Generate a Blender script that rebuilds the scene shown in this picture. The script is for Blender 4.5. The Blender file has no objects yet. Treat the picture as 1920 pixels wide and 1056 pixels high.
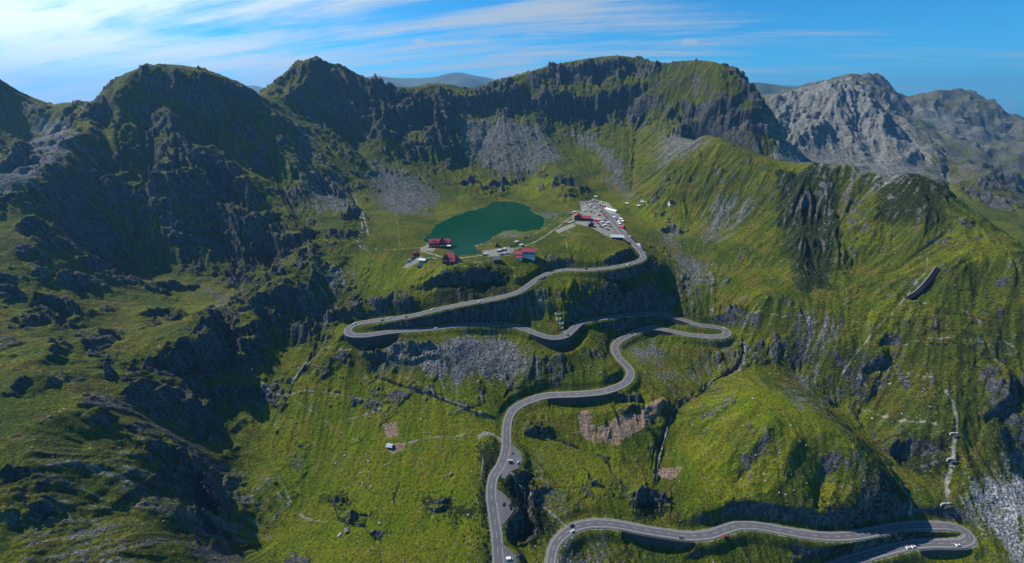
import bpy, bmesh, math, random
import numpy as np
from mathutils import Vector

sc = bpy.context.scene
COL = sc.collection
R = math.radians
Q = 1.1                                   # mesh quality of the terrain sheet

# ------------------------------------------------------------------ camera
F, CX, CY = 720.0, 960.0, 528.0           # focal length and centre in photo pixels (1920 x 1056)
HORIZON = 185.0
PITCH = math.atan((CY - HORIZON) / F)
cam_d = bpy.data.cameras.new('camera'); cam = bpy.data.objects.new('camera', cam_d); COL.objects.link(cam)
cam_d.sensor_width = 36.0; cam_d.lens = 36.0 * F / 1920.0
cam_d.clip_start = 1.0; cam_d.clip_end = 60000.0
cam.location = (0, 0, 0); cam.rotation_euler = (R(90) - PITCH, 0, 0)
sc.camera = cam

# ------------------------------------------------------------------ sun, sky
SUN_AZ, SUN_EL = -62.0, 42.0
sdir = Vector((math.sin(R(SUN_AZ)) * math.cos(R(SUN_EL)), math.cos(R(SUN_AZ)) * math.cos(R(SUN_EL)), math.sin(R(SUN_EL))))
sl = bpy.data.lights.new('sun', 'SUN'); sl.energy = 5.0; sl.angle = R(0.5); sl.color = (1.0, 0.95, 0.86)
so = bpy.data.objects.new('sun', sl); COL.objects.link(so); so.rotation_euler = sdir.to_track_quat('Z', 'Y').to_euler()
sc.view_settings.view_transform = 'Standard'; sc.view_settings.look = 'None'
sc.view_settings.gamma = 1.0; sc.view_settings.exposure = 0.3; sc.view_settings.use_curve_mapping = False
sc.cycles.use_denoising = True
sc.cycles.max_bounces = 4; sc.cycles.diffuse_bounces = 2; sc.cycles.glossy_bounces = 2; sc.cycles.volume_bounces = 0
sc.cycles.transparent_max_bounces = 4

class NT:
    """small helper to write node trees"""
    def __init__(s, nt): s.nt = nt; s.n = nt.nodes; s.l = nt.links; s.n.clear()
    def new(s, t, **kw):
        n = s.n.new(t)
        for k, v in kw.items(): setattr(n, k, v)
        return n
    def put(s, sock, v):
        if isinstance(v, bpy.types.NodeSocket): s.l.new(v, sock)
        elif v is not None: sock.default_value = v[:3] if sock.type == 'VECTOR' and len(v) == 4 else v
    def math(s, op, a, b=None, c=None, clamp=False):
        n = s.new('ShaderNodeMath', operation=op, use_clamp=clamp)
        s.put(n.inputs[0], a); s.put(n.inputs[1], b); s.put(n.inputs[2], c)
        return n.outputs[0]
    def vmath(s, op, a, b=None):
        n = s.new('ShaderNodeVectorMath', operation=op); s.put(n.inputs[0], a); s.put(n.inputs[1], b)
        return n.outputs['Value'] if op in ('DOT_PRODUCT', 'LENGTH') else n.outputs[0]
    def ss(s, v, lo, hi):
        n = s.new('ShaderNodeMapRange', interpolation_type='SMOOTHSTEP'); s.put(n.inputs[0], v); s.put(n.inputs[1], lo); s.put(n.inputs[2], hi)
        return n.outputs[0]
    def noise(s, vec, scale, detail=4.0, rough=0.55, dist=0.0):
        n = s.new('ShaderNodeTexNoise'); s.put(n.inputs['Vector'], vec); n.inputs['Scale'].default_value = scale
        n.inputs['Detail'].default_value = detail; n.inputs['Roughness'].default_value = rough; n.inputs['Distortion'].default_value = dist
        return n.outputs[0]
    def voro(s, vec, scale, feature='F1', out='Distance', rnd=1.0):
        n = s.new('ShaderNodeTexVoronoi', feature=feature); s.put(n.inputs['Vector'], vec); n.inputs['Scale'].default_value = scale
        n.inputs['Randomness'].default_value = rnd
        return n.outputs[out]
    def mix(s, f, a, b):
        n = s.new('ShaderNodeMix', data_type='RGBA'); s.put(n.inputs[0], f); s.put(n.inputs[6], a); s.put(n.inputs[7], b)
        return n.outputs[2]
    def mul(s, c, v):
        n = s.new('ShaderNodeVectorMath', operation='SCALE'); s.put(n.inputs[0], c); s.put(n.inputs['Scale'], v)
        return n.outputs[0]
    def mapping(s, vec, loc=(0, 0, 0), rot=(0, 0, 0), sca=(1, 1, 1)):
        n = s.new('ShaderNodeMapping'); s.put(n.inputs[0], vec)
        n.inputs[1].default_value = loc; n.inputs[2].default_value = rot; n.inputs[3].default_value = sca
        return n.outputs[0]

def rgb(r, g, b): return (r, g, b, 1.0)

cp_, sp_ = math.cos(PITCH), math.sin(PITCH)
def ray(px, py):
    xc = (px - CX) / F; yc = -(py - CY) / F
    return xc, cp_ + yc * sp_, -sp_ + yc * cp_
world = bpy.data.worlds.new('World'); sc.world = world; world.use_nodes = True
w = NT(world.node_tree)
sky = w.new('ShaderNodeTexSky', sky_type='NISHITA'); sky.sun_disc = False
sky.sun_elevation = R(SUN_EL); sky.sun_rotation = R(SUN_AZ); sky.altitude = 2200; sky.air_density = 1.0; sky.dust_density = 0.3; sky.ozone_density = 3.0
geo = w.new('ShaderNodeNewGeometry'); dvec = w.vmath('SCALE', geo.outputs['Incoming']); dvec.node.inputs['Scale'].default_value = -1.0
sep = w.new('ShaderNodeSeparateXYZ'); w.put(sep.inputs[0], dvec)
dz = w.math('MAXIMUM', sep.outputs[2], 0.0)
inv = w.math('DIVIDE', 1.0, w.math('ADD', dz, 0.13))
cmb = w.new('ShaderNodeCombineXYZ'); w.put(cmb.inputs[0], w.math('MULTIPLY', sep.outputs[0], inv)); w.put(cmb.inputs[1], w.math('MULTIPLY', sep.outputs[1], inv))
uv = cmb.outputs[0]
warp = w.noise(uv, 0.6, 3.0, 0.5)
def streak(loc, ang, sx, sy):
    n = w.new('ShaderNodeMapping', vector_type='TEXTURE'); w.put(n.inputs[0], uv)
    n.inputs[1].default_value = loc; n.inputs[2].default_value = (0, 0, R(ang)); n.inputs[3].default_value = (sx, sy, 1.0); return n.outputs[0]
c1 = w.noise(streak((0.3, 1.4, 0), 158, 2.6, .95), 1.0, 9.0, 0.60, 0.7)
c2 = w.noise(streak((2.1, 0.2, 0), 166, 3.2, .34), 1.0, 8.0, 0.62, 0.5)
cl = w.math('ADD', w.math('MULTIPLY', c1, 0.52), w.math('MULTIPLY', c2, 0.48))
sunny = w.vmath('DOT_PRODUCT', dvec, tuple(sdir))                       # more cirrus towards the sun side
cl = w.math('ADD', cl, w.math('MULTIPLY', w.math('SUBTRACT', sunny, 0.42), 0.15))
cov = w.ss(cl, 0.41, 0.61)
cov = w.math('MULTIPLY', w.math('MULTIPLY', cov, w.ss(sep.outputs[2], -0.10, 0.0)), w.math('SUBTRACT', 1.0, w.ss(sep.outputs[2], .30, .50)))   # cirrus cut off overhead, out of view, to lower the ambient light
# two small fair-weather clouds
def puff(px, py, rx, ry):
    d0 = Vector((ray(px, py))).normalized(); rt = d0.cross(Vector((0, 0, 1))).normalized(); up = rt.cross(d0)
    e = w.math('ADD', w.math('POWER', w.math('ABSOLUTE', w.math('MULTIPLY', w.vmath('DOT_PRODUCT', dvec, tuple(rt)), 1 / rx)), 2.0), w.math('POWER', w.math('ABSOLUTE', w.math('MULTIPLY', w.vmath('DOT_PRODUCT', w.vmath('SUBTRACT', dvec, tuple(d0)), tuple(up)), 1 / ry)), 2.0))
    e = w.math('ADD', e, w.math('MULTIPLY', w.math('SUBTRACT', w.noise(dvec, 70.0, 4.0), .5), 2.6)); front = w.math('GREATER_THAN', w.vmath('DOT_PRODUCT', dvec, tuple(d0)), .9)
    return w.math('MULTIPLY', w.math('MULTIPLY', w.math('SUBTRACT', 1.0, w.ss(e, .25, 1.25)), .8), front)
cov = w.math('MAXIMUM', cov, w.math('MAXIMUM', puff(788, 78, .019, .0062), puff(1292, 78, .017, .0066)))
halo = w.math('POWER', w.math('MAXIMUM', sunny, 0.0), 8.0)
cb = w.math('ADD', 6.0, w.math('MULTIPLY', halo, 60.0))
ccol = w.mul(rgb(0.84, 0.93, 1.0), cb)
tint = w.new('ShaderNodeVectorMath', operation='MULTIPLY'); w.put(tint.inputs[0], sky.outputs[0]); tint.inputs[1].default_value = (0.14, 0.96, 1.34)
skyc = w.mix(w.math('MULTIPLY', cov, 0.92), tint.outputs[0], ccol)
bg = w.new('ShaderNodeBackground'); w.put(bg.inputs[0], skyc); bg.inputs[1].default_value = 0.085
wo = w.new('ShaderNodeOutputWorld'); w.l.new(bg.outputs[0], wo.inputs[0])

# ------------------------------------------------------------------ from the image pixels to the ground
def P(px, py, v):
    """an image pixel placed in space by an estimate: v < 0 is its height, v > 0 its distance to the south"""
    dx, dy, dz_ = ray(px, py)
    t = v / dz_ if v < 0 else v / dy
    return (dx * t, dy * t, dz_ * t)

def lerp_none(pts):
    """fill the missing third values along a line"""
    pts = [list(p) + [None] * (3 - len(p)) for p in pts]
    L = [0.0]
    for a, b in zip(pts, pts[1:]): L.append(L[-1] + math.hypot(b[0] - a[0], b[1] - a[1]))
    ks = [i for i, p in enumerate(pts) if p[2] is not None]
    vs = np.interp(L, [L[i] for i in ks], [pts[i][2] for i in ks])
    return [(p[0], p[1], float(v)) for p, v in zip(pts, vs)]

def catmull(pts, step):
    p = np.array(pts, float); g_ = np.linalg.norm(np.diff(p[:, :2], axis=0), axis=1)
    p = np.vstack([2 * p[0] - p[1], p, 2 * p[-1] - p[-2]])
    out = []
    for i in range(1, len(p) - 2):
        for k in range(8):
            t = k / 8.0
            out.append(0.5 * (2 * p[i] + (p[i + 1] - p[i - 1]) * t + (2 * p[i - 1] - 5 * p[i] + 4 * p[i + 1] - p[i + 2]) * t * t + (3 * p[i] - p[i - 1] - 3 * p[i + 1] + p[i + 2]) * t ** 3))
    out.append(p[-2]); out = np.array(out)
    s = np.concatenate([[0], np.cumsum(np.linalg.norm(np.diff(out[:, :2], axis=0), axis=1))])
    n = max(2, int(s[-1] / step) + 1); t = np.linspace(0, s[-1], n)
    return np.stack([np.interp(t, s, out[:, k]) for k in range(3)], 1)

ROAD_PX = lerp_none([(1107,376,-231),(1128,391,-233),(1140,403),(1151,417),(1163,432),(1172,441,-236),(1181,450),(1192,461),(1201,471,-241),(1207,479),(1203,486),(1190,492),(1150,501,-247),(1100,506),(1060,506),(1030,512),(1010,522),(995,532,-262),(970,548),(930,559),(880,568),(830,578,-280),(780,590),(740,597),(700,602),(673,606),(657,613,-293),(652,621),(661,628,-295),(690,628),(740,621),(800,617),(850,611),(900,608),(950,608,-304),(985,617),(1010,627),(1035,633,-308),(1058,630),(1073,618),(1090,604),(1120,598),(1170,592),(1220,588,-317),(1245,589),(1275,598),(1310,609),(1340,613),(1357,617,-325),(1364,624),(1355,630),(1330,631),(1290,627),(1255,620),(1225,615,-331),(1200,620),(1170,633),(1155,645),(1153,656,-338),(1160,670),(1172,682),(1182,695),(1180,709,-343),(1165,722),(1130,734),(1080,739),(1030,741),(1000,748,-355),(970,762),(955,780),(950,805),(949,840,-364),(940,870),(925,895),(921,925,-372),(925,960),(931,1000),(935,1056,-382),(939,1090),(943,1130,-388)])
LOW_PX = lerp_none([(1036,1110,-391),(1033,1075),(1033,1050,-392),(1040,1022),(1058,1001),(1085,986),(1120,981),(1160,984),(1200,992),(1250,1000),(1290,1005,-404),(1330,1002),(1360,992),(1385,985),(1420,986),(1470,995),(1520,1003),(1570,1006),(1620,1001),(1670,991),(1710,986),(1750,985,-418),(1790,988),(1812,998),(1818,1009,-421),(1806,1017),(1780,1019),(1740,1019),(1700,1023,-426),(1650,1035),(1600,1049),(1570,1061),(1540,1078),(1500,1105,-435)])
ROAD = catmull([P(*p) for p in ROAD_PX], 3.0)
LOW = catmull([P(*p) for p in LOW_PX], 3.0)
def smooth_z(r):
    k = np.ones(15) / 15; z = np.concatenate([np.full(7, r[0, 2]), r[:, 2], np.full(7, r[-1, 2])]); r[:, 2] = np.convolve(z, k, 'valid'); return r
ROAD, LOW = smooth_z(ROAD), smooth_z(LOW)
LAKE_Z = -235.0
LAKE = np.array([P(x, y, LAKE_Z)[:2] for x, y in [(790,451),(800,443),(806,437),(812,428),(825,418),(845,408),(870,399),(895,392),(914,388),(922,380),(950,377),(975,381),(996,389),(992,396),(1010,402),(1021,411),(1024,419),(1014,429),(990,435),(972,434),(963,431),(945,434),(925,444),(907,456),(894,461),(896,466),(908,473),(905,477),(880,479),(862,481),(853,474),(843,468),(822,464),(806,459)]])

# estimated spot heights at image pixels: (x, y, height < 0 or distance > 0)
SPOT = [
 # valley meadow
 (520,800,-352),(700,740,-340),(700,850,-362),(700,950,-375),(600,1040,-385),(850,1040,-381),(800,900,-370),(640,690,-322),(540,745,-338),(600,662,-306),(850,690,-326),(850,645,-306),(900,800,-357),(860,740,-342),(500,900,-366),(480,1000,-380),(460,850,-358),(760,1056,-384),(900,700,-333),(960,700,-340),(1040,700,-340),(1000,670,-322),(1090,690,-335),(1100,650,-322),(750,690,-326),(800,650,-308),
 # right of the main road, between the two roads
 (1000,800,-366),(1050,860,-376),(1100,900,-384),(1010,900,-381),(1000,960,-392),(975,1010,-395),(985,1056,-394),(1150,900,-386),(1150,960,-397),(1225,940,-399),(1225,850,-385),(1100,820,-375),(1150,820,-374),(1200,800,-370),(1150,760,-357),(1220,760,-361),(1250,720,-352),(1250,660,-345),(1200,670,-342),(1320,680,-352),(1350,655,-341),(1000,790,-365),(1060,770,-360),
 # stream and knob on the right
 (1380,700,-356),(1330,735,-364),(1270,775,-372),(1240,830,-382),(1300,830,-380),(1300,900,-392),(1260,950,-398),(1430,728,380),(1400,718,388),(1365,750,367),(1470,745,363),(1520,772,340),(1560,805,320),(1600,842,301),(1650,895,284),(1684,935,270),(1500,690,-352),(1560,760,-376),(1600,790,-384),(1650,840,-396),(1690,900,-400),(1705,960,-411),(1450,850,305),(1400,800,330),(1400,900,-380),(1350,830,330),(1400,955,-389),(1500,950,-390),(1550,900,288),(1600,960,-396),(1340,970,-396),(1450,978,-397),(1550,985,-402),(1640,975,-406),
 # right hand slopes
 (1500,600,485),(1450,500,600),(1400,400,760),(1300,400,810),(1250,380,850),(1250,440,-252),(1300,500,-272),(1280,560,-300),(1350,560,-297),(1400,620,-322),(1440,560,520),(1350,300,910),(1260,300,960),(1230,330,1010),(1200,400,850),(1200,350,1000),(1600,500,565),(1600,400,660),(1530,400,690),(1530,500,580),(1500,450,630),(1700,500,525),(1700,400,600),(1800,500,480),(1800,600,432),(1730,560,470),(1600,600,470),(1600,680,425),(1700,620,438),(1700,700,402),(1800,700,385),(1790,780,345),(1790,850,315),(1780,920,285),(1750,965,270),(1700,800,358),(1700,860,330),(1850,800,340),(1900,700,375),(1900,600,415),(1900,850,315),(1900,520,450),(1850,560,450),(1910,780,340),(1640,740,400),(1560,650,445),
 (1850,950,-408),(1900,890,-398),(1880,1050,-426),(1915,960,-402),(1790,1050,-432),(1700,1060,-434),(1600,1090,-440),(1200,1045,-418),(1400,1040,-422),(1300,1060,-422),(1100,1050,-409),(1500,1050,-428),(1640,1012,-423),(1720,1003,-420),
 # lake basin and the plateau
 (800,482,-238),(760,470,-236),(760,500,-250),(820,512,-248),(860,500,-240),(900,502,-241),(930,485,-236),(980,470,-235),(980,505,-250),(940,525,-257),(940,500,-243),(1040,455,-235),(1090,440,-224),(1060,490,-242),(1120,480,-239),(1120,450,-228),(1150,475,-238),(1050,425,-234),(960,445,-231),(1140,380,-229),(1130,368,-226),(1080,400,-233),(1060,410,-234),(1100,410,-234),(1020,440,-234),(900,540,-263),(820,545,-264),(750,560,-272),(700,500,-248),(650,480,-242),(700,450,-228),(640,560,-276),(600,600,-290),(690,570,-279),
 (1010,555,-272),(1060,540,-268),(1120,540,-273),(1180,540,-276),(1230,520,-262),(1240,560,-301),(1120,575,-300),(1020,590,-295),(960,585,-294),(880,595,-298),(1050,600,-302),(900,585,-294),
 (1050,350,1010),(1050,326,1060),(1000,340,1080),(1000,365,-228),(880,385,-231),(820,400,880),(860,380,-228),(770,440,-230),(1090,365,-222),(1080,345,1030),
 # cirque wall
 (950,345,1075),(870,340,1060),(950,300,1170),(850,300,1150),(950,250,1300),(880,240,1300),(1000,222,1390),(1080,260,1330),(1100,300,1200),(1100,340,1080),(1160,310,1150),(1200,300,1160),(1200,250,1290),(1150,350,1040),(1200,215,1400),(1300,260,1130),(1280,230,1230),(1060,225,1400),(900,205,1400),
 (1130,128,1562),(1130,146,1545),(1130,160,1500),(1130,183,1445),(1130,212,1422),(1060,130,1565),(1060,150,1545),(1060,178,1462),(1060,208,1432),(1190,122,1572),(1190,136,1552),(1190,148,1500),(1190,166,1462),(1190,190,1440),(1020,150,1530),(1020,170,1470),(1000,205,1440),(1290,170,1390),(1340,200,1290),(1380,230,1230),(1260,200,1370),(1390,280,1080),(1430,260,1180),(1460,300,1130),(1470,280,1190),
 # slopes left of the lake
 (700,300,1070),(750,350,985),(790,390,890),(650,250,1160),(700,200,1280),(620,300,990),(750,250,1180),(780,200,1300),(830,250,1190),(800,270,1150),(800,300,1120),(620,200,1210),(560,200,1150),(600,360,860),(660,390,800),(740,420,-222),(690,420,720),(640,430,680),(560,260,1000),(550,330,860),(590,400,745),
 # the big left mountain
 (300,200,905),(300,260,830),(300,320,770),(300,400,690),(300,460,640),(300,510,595),(300,560,508),(200,250,830),(200,330,720),(200,420,640),(200,500,575),(200,560,480),(400,220,930),(400,300,840),(400,380,740),(400,440,680),(400,510,612),(400,560,530),(480,230,990),(480,300,880),(500,380,760),(480,440,690),(520,480,610),(540,520,-250),(580,470,640),(500,560,-262),(560,575,-276),(560,650,-318),(520,640,-308),(590,620,-300),(470,620,-282),(450,560,-262),
 (100,420,545),(100,500,485),(100,560,440),(40,460,490),(40,520,450),(40,580,400),(110,620,-246),(200,620,-262),(330,625,-268),(250,660,-266),(380,645,-270),(410,600,-280),(420,690,-300),(450,740,-332),(430,820,-352),(400,760,-340),(480,690,-312),(350,760,-300),(300,720,-280),(330,800,-318),(390,825,-350),
 (50,660,-232),(50,760,-240),(150,760,-250),(250,800,-276),(50,860,-250),(50,960,-262),(50,1050,-268),(150,900,-271),(150,1000,-281),(250,880,-282),(330,850,-302),(280,960,-294),(250,1050,-293),(350,1020,-314),(390,930,-345),(420,990,-362),(440,1056,-374),(380,1060,-326),(430,900,-362),(150,840,-268),(350,930,-310),
 # far left bowl
 (60,250,900),(80,300,840),(130,240,900),(0,240,900),(0,200,935),(-60,240,900),(120,215,940),(40,330,790),(0,300,830),(0,360,740),
 # valley and mountain on the right behind the spur
 (1450,230,1520),(1500,300,1330),(1520,240,1560),(1600,220,1620),(1600,300,1340),(1660,260,1480),(1700,300,1340),(1560,290,1380),(1450,200,1750),(1800,370,1080),(1880,410,960),(1760,350,1120),(1850,370,1080),(1740,335,1180),
 (1720,230,2480),(1750,240,2350),(1800,250,2250),(1850,290,2000),(1760,285,1950),(1800,310,1780),(1880,330,1650),(1910,290,1950),(1920,255,2300),(1700,222,2560),
]
# crest lines: everything behind them falls away
CREST = [
 [(-60,120,950),(0,160,960),(40,180,970),(80,195,985),(130,190,990),(180,190,950),(195,175,940),(215,152,935),(235,136,930),(270,130,930),(300,129,930),(340,142,940),(400,151,970),(430,153,1000),(460,168,1030),(500,186,1090)],
 [(500,186,1250),(530,150,1270),(555,118,1290),(570,108,1300),(590,112,1310),(630,122,1330),(655,130,1345),(670,142,1370),(690,150,1400),(730,160,1440),(770,168,1480),(800,158,1490),(830,155,1490),(860,165,1500),(900,166,1500),(930,155,1510),(960,145,1530),(1000,135,1550),(1040,122,1580),(1100,112,1600),(1150,106,1600),(1200,110,1590),(1238,120,1560),(1270,114,1500),(1320,113,1430),(1350,120,1380),(1375,140,1340),(1395,160,1310),(1415,178,1290),(1435,195,1270)],
 [(1440,172,2000),(1490,165,2000),(1540,160,1960),(1580,150,1920),(1605,153,1890),(1640,178,1830),(1680,215,1720),(1720,258,1600),(1760,290,1500),(1800,315,1420),(1850,340,1340),(1920,380,1230),(1990,420,1150)],
 [(1440,180,2750),(1500,165,2800),(1560,155,2850),(1588,141,2850),(1606,134,2850),(1624,143,2850),(1640,148,2850),(1660,168,2850),(1690,181,2850),(1720,183,2850),(1748,169,2800),(1775,177,2800),(1815,171,2750),(1845,188,2700),(1870,196,2650),(1890,217,2600),(1920,228,2550),(1990,240,2500)],
 [(1325,252,1010),(1345,262,960),(1370,275,910),(1400,290,870),(1430,300,840),(1470,318,800),(1520,312,770),(1560,303,750),(1600,315,725),(1650,330,690),(1690,326,660),(1730,328,640),(1770,355,610),(1800,390,580),(1850,430,540),(1900,455,505),(1950,490,470)],
]
SPUR = [  # ribs that stand out of the slopes
 [(182,192,890),(160,235,780),(140,270,715),(100,330,625),(60,375,575),(20,408,545),(-30,430,520)],
 [(500,190,1100),(510,230,1010),(530,280,905),(560,330,830)],
]
cp = []
for s in SPOT: cp.append(P(*s))
for ln in CREST + SPUR:
    pts = np.array([P(*p) for p in ln])
    cp += [tuple(p) for p in catmull(pts, 45 if ln[3][2] < 2400 else 90)]
for ln in CREST:
    for p in catmull(np.array([P(*p) for p in ln]), 90):
        h = math.hypot(p[0], p[1]); k = 90 + 0.14 * h
        cp.append((p[0] * (1 + k / h), p[1] * (1 + k / h), p[2] - 0.62 * k))
cp += [tuple(p) for p in ROAD[::7]] + [tuple(p) for p in LOW[::7]]
lk = np.vstack([LAKE, LAKE[:1]])
for a, b in zip(lk, lk[1:]):
    for t in (0.0, 0.5): q = a + (b - a) * t; cp.append((q[0], q[1], LAKE_Z + 0.3))
for x, y in ((-1500,200),(-900,100),(-420,40),(-150,40),(150,40),(420,60),(900,150),(1700,300)):
    cp.append((x, y, {-1500:-60,-900:-150,-420:-280,-150:-385,150:-415,420:-450,900:-330,1700:-350}[x]))
for x, y, z in ((-1900,1200,-60),(-1700,2200,-300),(-600,2600,-250),(600,2900,-250),(-2500,3600,-450),(0,4200,-420),(2200,4600,-420),(4300,4000,-500),(4300,1500,-600),(-2600,600,-250),(2600,700,-520)): cp.append((x, y, z))
cp = np.array(cp)
EXP_ = 1.15
def rbf_fit(c):
    d = np.hypot(c[:, None, 0] - c[None, :, 0], c[:, None, 1] - c[None, :, 1]) / 100.0
    n = len(c); A = np.zeros((n + 3, n + 3)); A[:n, :n] = -d ** EXP_ + np.eye(n) * 0.04
    A[:n, n] = 1; A[:n, n + 1:] = c[:, :2] / 1000; A[n, :n] = 1; A[n + 1:, :n] = c[:, :2].T / 1000
    return np.linalg.solve(A, np.concatenate([c[:, 2], np.zeros(3)]))
WRBF = rbf_fit(cp)
def rbf(x, y):
    out = np.empty(x.size); xf, yf = x.ravel(), y.ravel(); n = len(cp)
    for i in range(0, x.size, 6000):
        d = ((xf[i:i + 6000, None] - cp[None, :, 0]) ** 2 + (yf[i:i + 6000, None] - cp[None, :, 1]) ** 2) / 1e4
        out[i:i + 6000] = -(d ** (EXP_ / 2)) @ WRBF[:n] + WRBF[n] + (xf[i:i + 6000] * WRBF[n + 1] + yf[i:i + 6000] * WRBF[n + 2]) / 1000
    return out.reshape(x.shape)

AZ0, AZ1, R0, R1 = R(-72), R(72), 105.0, 4600.0
NA, NR = int(1500 * Q), int(1500 * Q)
az = np.linspace(AZ0, AZ1, NA); lr = np.linspace(math.log(R0), math.log(R1), NR)
na, nr = 330, 330
caz = np.linspace(AZ0, AZ1, na); clr = np.linspace(math.log(R0), math.log(R1), nr)
CA, CR = np.meshgrid(caz, np.exp(clr), indexing='ij')
coarse = rbf(CR * np.sin(CA), CR * np.cos(CA))
def cubic_mat(nf, nc):
    t = np.linspace(0, nc - 1, nf); i = np.minimum(t.astype(int), nc - 2); f = t - i; M = np.zeros((nf, nc))
    wts = [(-f + 2 * f * f - f ** 3) / 2, (2 - 5 * f * f + 3 * f ** 3) / 2, (f + 4 * f * f - 3 * f ** 3) / 2, (-f * f + f ** 3) / 2]
    for k, wt in enumerate(wts): np.add.at(M, (np.arange(nf), np.clip(i + k - 1, 0, nc - 1)), wt)
    return M
Z = (cubic_mat(NA, na) @ coarse @ cubic_mat(NR, nr).T).astype(np.float32)
A2, R2 = np.meshgrid(az, np.exp(lr), indexing='ij'); A2 = A2.astype(np.float32); R2 = R2.astype(np.float32)
X = R2 * np.sin(A2); Y = R2 * np.cos(A2)

_rng = np.random.RandomState(7)
_ga = _rng.rand(1024).astype(np.float32) * 2 * np.pi; GX, GY = np.cos(_ga), np.sin(_ga)
def _hash(ix, iy, seed):
    h = (ix.astype(np.uint32) * np.uint32(374761393)) ^ (iy.astype(np.uint32) * np.uint32(668265263)) ^ np.uint32(seed * 2246822519 & 0xffffffff)
    h = (h ^ (h >> np.uint32(13))) * np.uint32(1274126177)
    return h ^ (h >> np.uint32(16))
def perlin(x, y, seed=0):
    fx, fy = np.floor(x), np.floor(y); ix, iy = fx.astype(np.int64), fy.astype(np.int64); u, v = (x - fx).astype(np.float32), (y - fy).astype(np.float32)
    def g(a, b):
        h = (_hash(ix + a, iy + b, seed) & np.uint32(1023)).astype(np.int32)
        return GX[h] * (u - a) + GY[h] * (v - b)
    su, sv = u * u * u * (u * (u * 6 - 15) + 10), v * v * v * (v * (v * 6 - 15) + 10)
    a0 = g(0, 0); a0 += (g(1, 0) - a0) * su; a1 = g(0, 1); a1 += (g(1, 1) - a1) * su
    return (a0 + (a1 - a0) * sv) * 1.5
def ridged(x, y, seed=0): return 1.0 - 2.0 * np.abs(perlin(x, y, seed))
def sstep(v, a, b):
    t = np.clip((v - a) / (b - a), 0, 1); return t * t * (3 - 2 * t)

def grad(z):
    zr = np.gradient(z, axis=1) / (np.gradient(R2, axis=1)); za = np.gradient(z, axis=0) / (R2 * np.float32(az[1] - az[0]))
    s, c = np.sin(A2), np.cos(A2)
    return zr * s + za * c, zr * c - za * s
def ground_at(x, y, z=None):
    zz = Z if z is None else z
    x = np.asarray(x, float); y = np.asarray(y, float); a = np.arctan2(x, y); l = np.log(np.maximum(np.hypot(x, y), R0))
    i = np.clip((a - AZ0) / (AZ1 - AZ0) * (NA - 1), 0, NA - 1.001); j = np.clip((l - lr[0]) / (lr[-1] - lr[0]) * (NR - 1), 0, NR - 1.001)
    i0, j0 = i.astype(int), j.astype(int); f, g = i - i0, j - j0
    return (zz[i0, j0] * (1 - f) + zz[i0 + 1, j0] * f) * (1 - g) + (zz[i0, j0 + 1] * (1 - f) + zz[i0 + 1, j0 + 1] * f) * g
def at(px, py, z=None):
    """the spot of ground a ray through an image pixel meets first"""
    dx, dy, dz_ = ray(px, py); n = math.sqrt(dx * dx + dy * dy + dz_ * dz_)
    h = math.hypot(dx, dy); t = np.exp(np.linspace(math.log(R0 * 1.02), math.log(R1 * .98), 5000)) / h
    gap = dz_ * t - ground_at(dx * t, dy * t, z); hit = np.nonzero(gap < 0)[0]
    k = t[hit[0]] if len(hit) else t[-1]
    if k * h > 3700: k = t[np.argmin(np.where(t * h < 3600, gap, 1e9))]      # just over a skyline: take the ridge itself
    return (dx * k, dy * k, dz_ * k)

BASE = Z.copy()
# distance fields to polygons and lines, in metres on the map
def near(pts, pad):
    """index window of the grid around some map points"""
    p = np.asarray(pts, float)[:, :2]; a = np.arctan2(p[:, 0], p[:, 1]); rr = np.hypot(p[:, 0], p[:, 1])
    rm = max(R0, rr.min() - pad); da = pad / max(rm, 30)
    i0 = int(np.clip((a.min() - da - AZ0) / (AZ1 - AZ0) * (NA - 1), 0, NA - 1)); i1 = int(np.clip((a.max() + da - AZ0) / (AZ1 - AZ0) * (NA - 1) + 2, 1, NA))
    j0 = int(np.clip((math.log(rm) - lr[0]) / (lr[-1] - lr[0]) * (NR - 1), 0, NR - 1)); j1 = int(np.clip((math.log(max(rr.max() + pad, R0)) - lr[0]) / (lr[-1] - lr[0]) * (NR - 1) + 2, 1, NR))
    return slice(i0, i1), slice(j0, j1)
def line_field(pts, pad, vals=None):
    """distance to a polyline within pad, value carried along it, and the signed side"""
    D = np.full(Z.shape, 1e9, np.float32); V = np.zeros(Z.shape, np.float32); S = np.zeros(Z.shape, np.float32)
    p = np.asarray(pts, float); vv = p[:, 2] if vals is None else np.asarray(vals, float)
    for k in range(len(p) - 1):
        a, b = p[k], p[k + 1]; w_ = near([a, b], pad); x, y = X[w_] - a[0], Y[w_] - a[1]; ex, ey = b[0] - a[0], b[1] - a[1]; L2 = ex * ex + ey * ey + 1e-9
        t = np.clip((x * ex + y * ey) / L2, 0, 1); d = np.hypot(x - t * ex, y - t * ey); m = d < D[w_]
        D[w_] = np.where(m, d, D[w_]); V[w_] = np.where(m, vv[k] + t * (vv[k + 1] - vv[k]), V[w_]); S[w_] = np.where(m, np.sign(ex * y - ey * x), S[w_])
    return D, V, S
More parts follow.
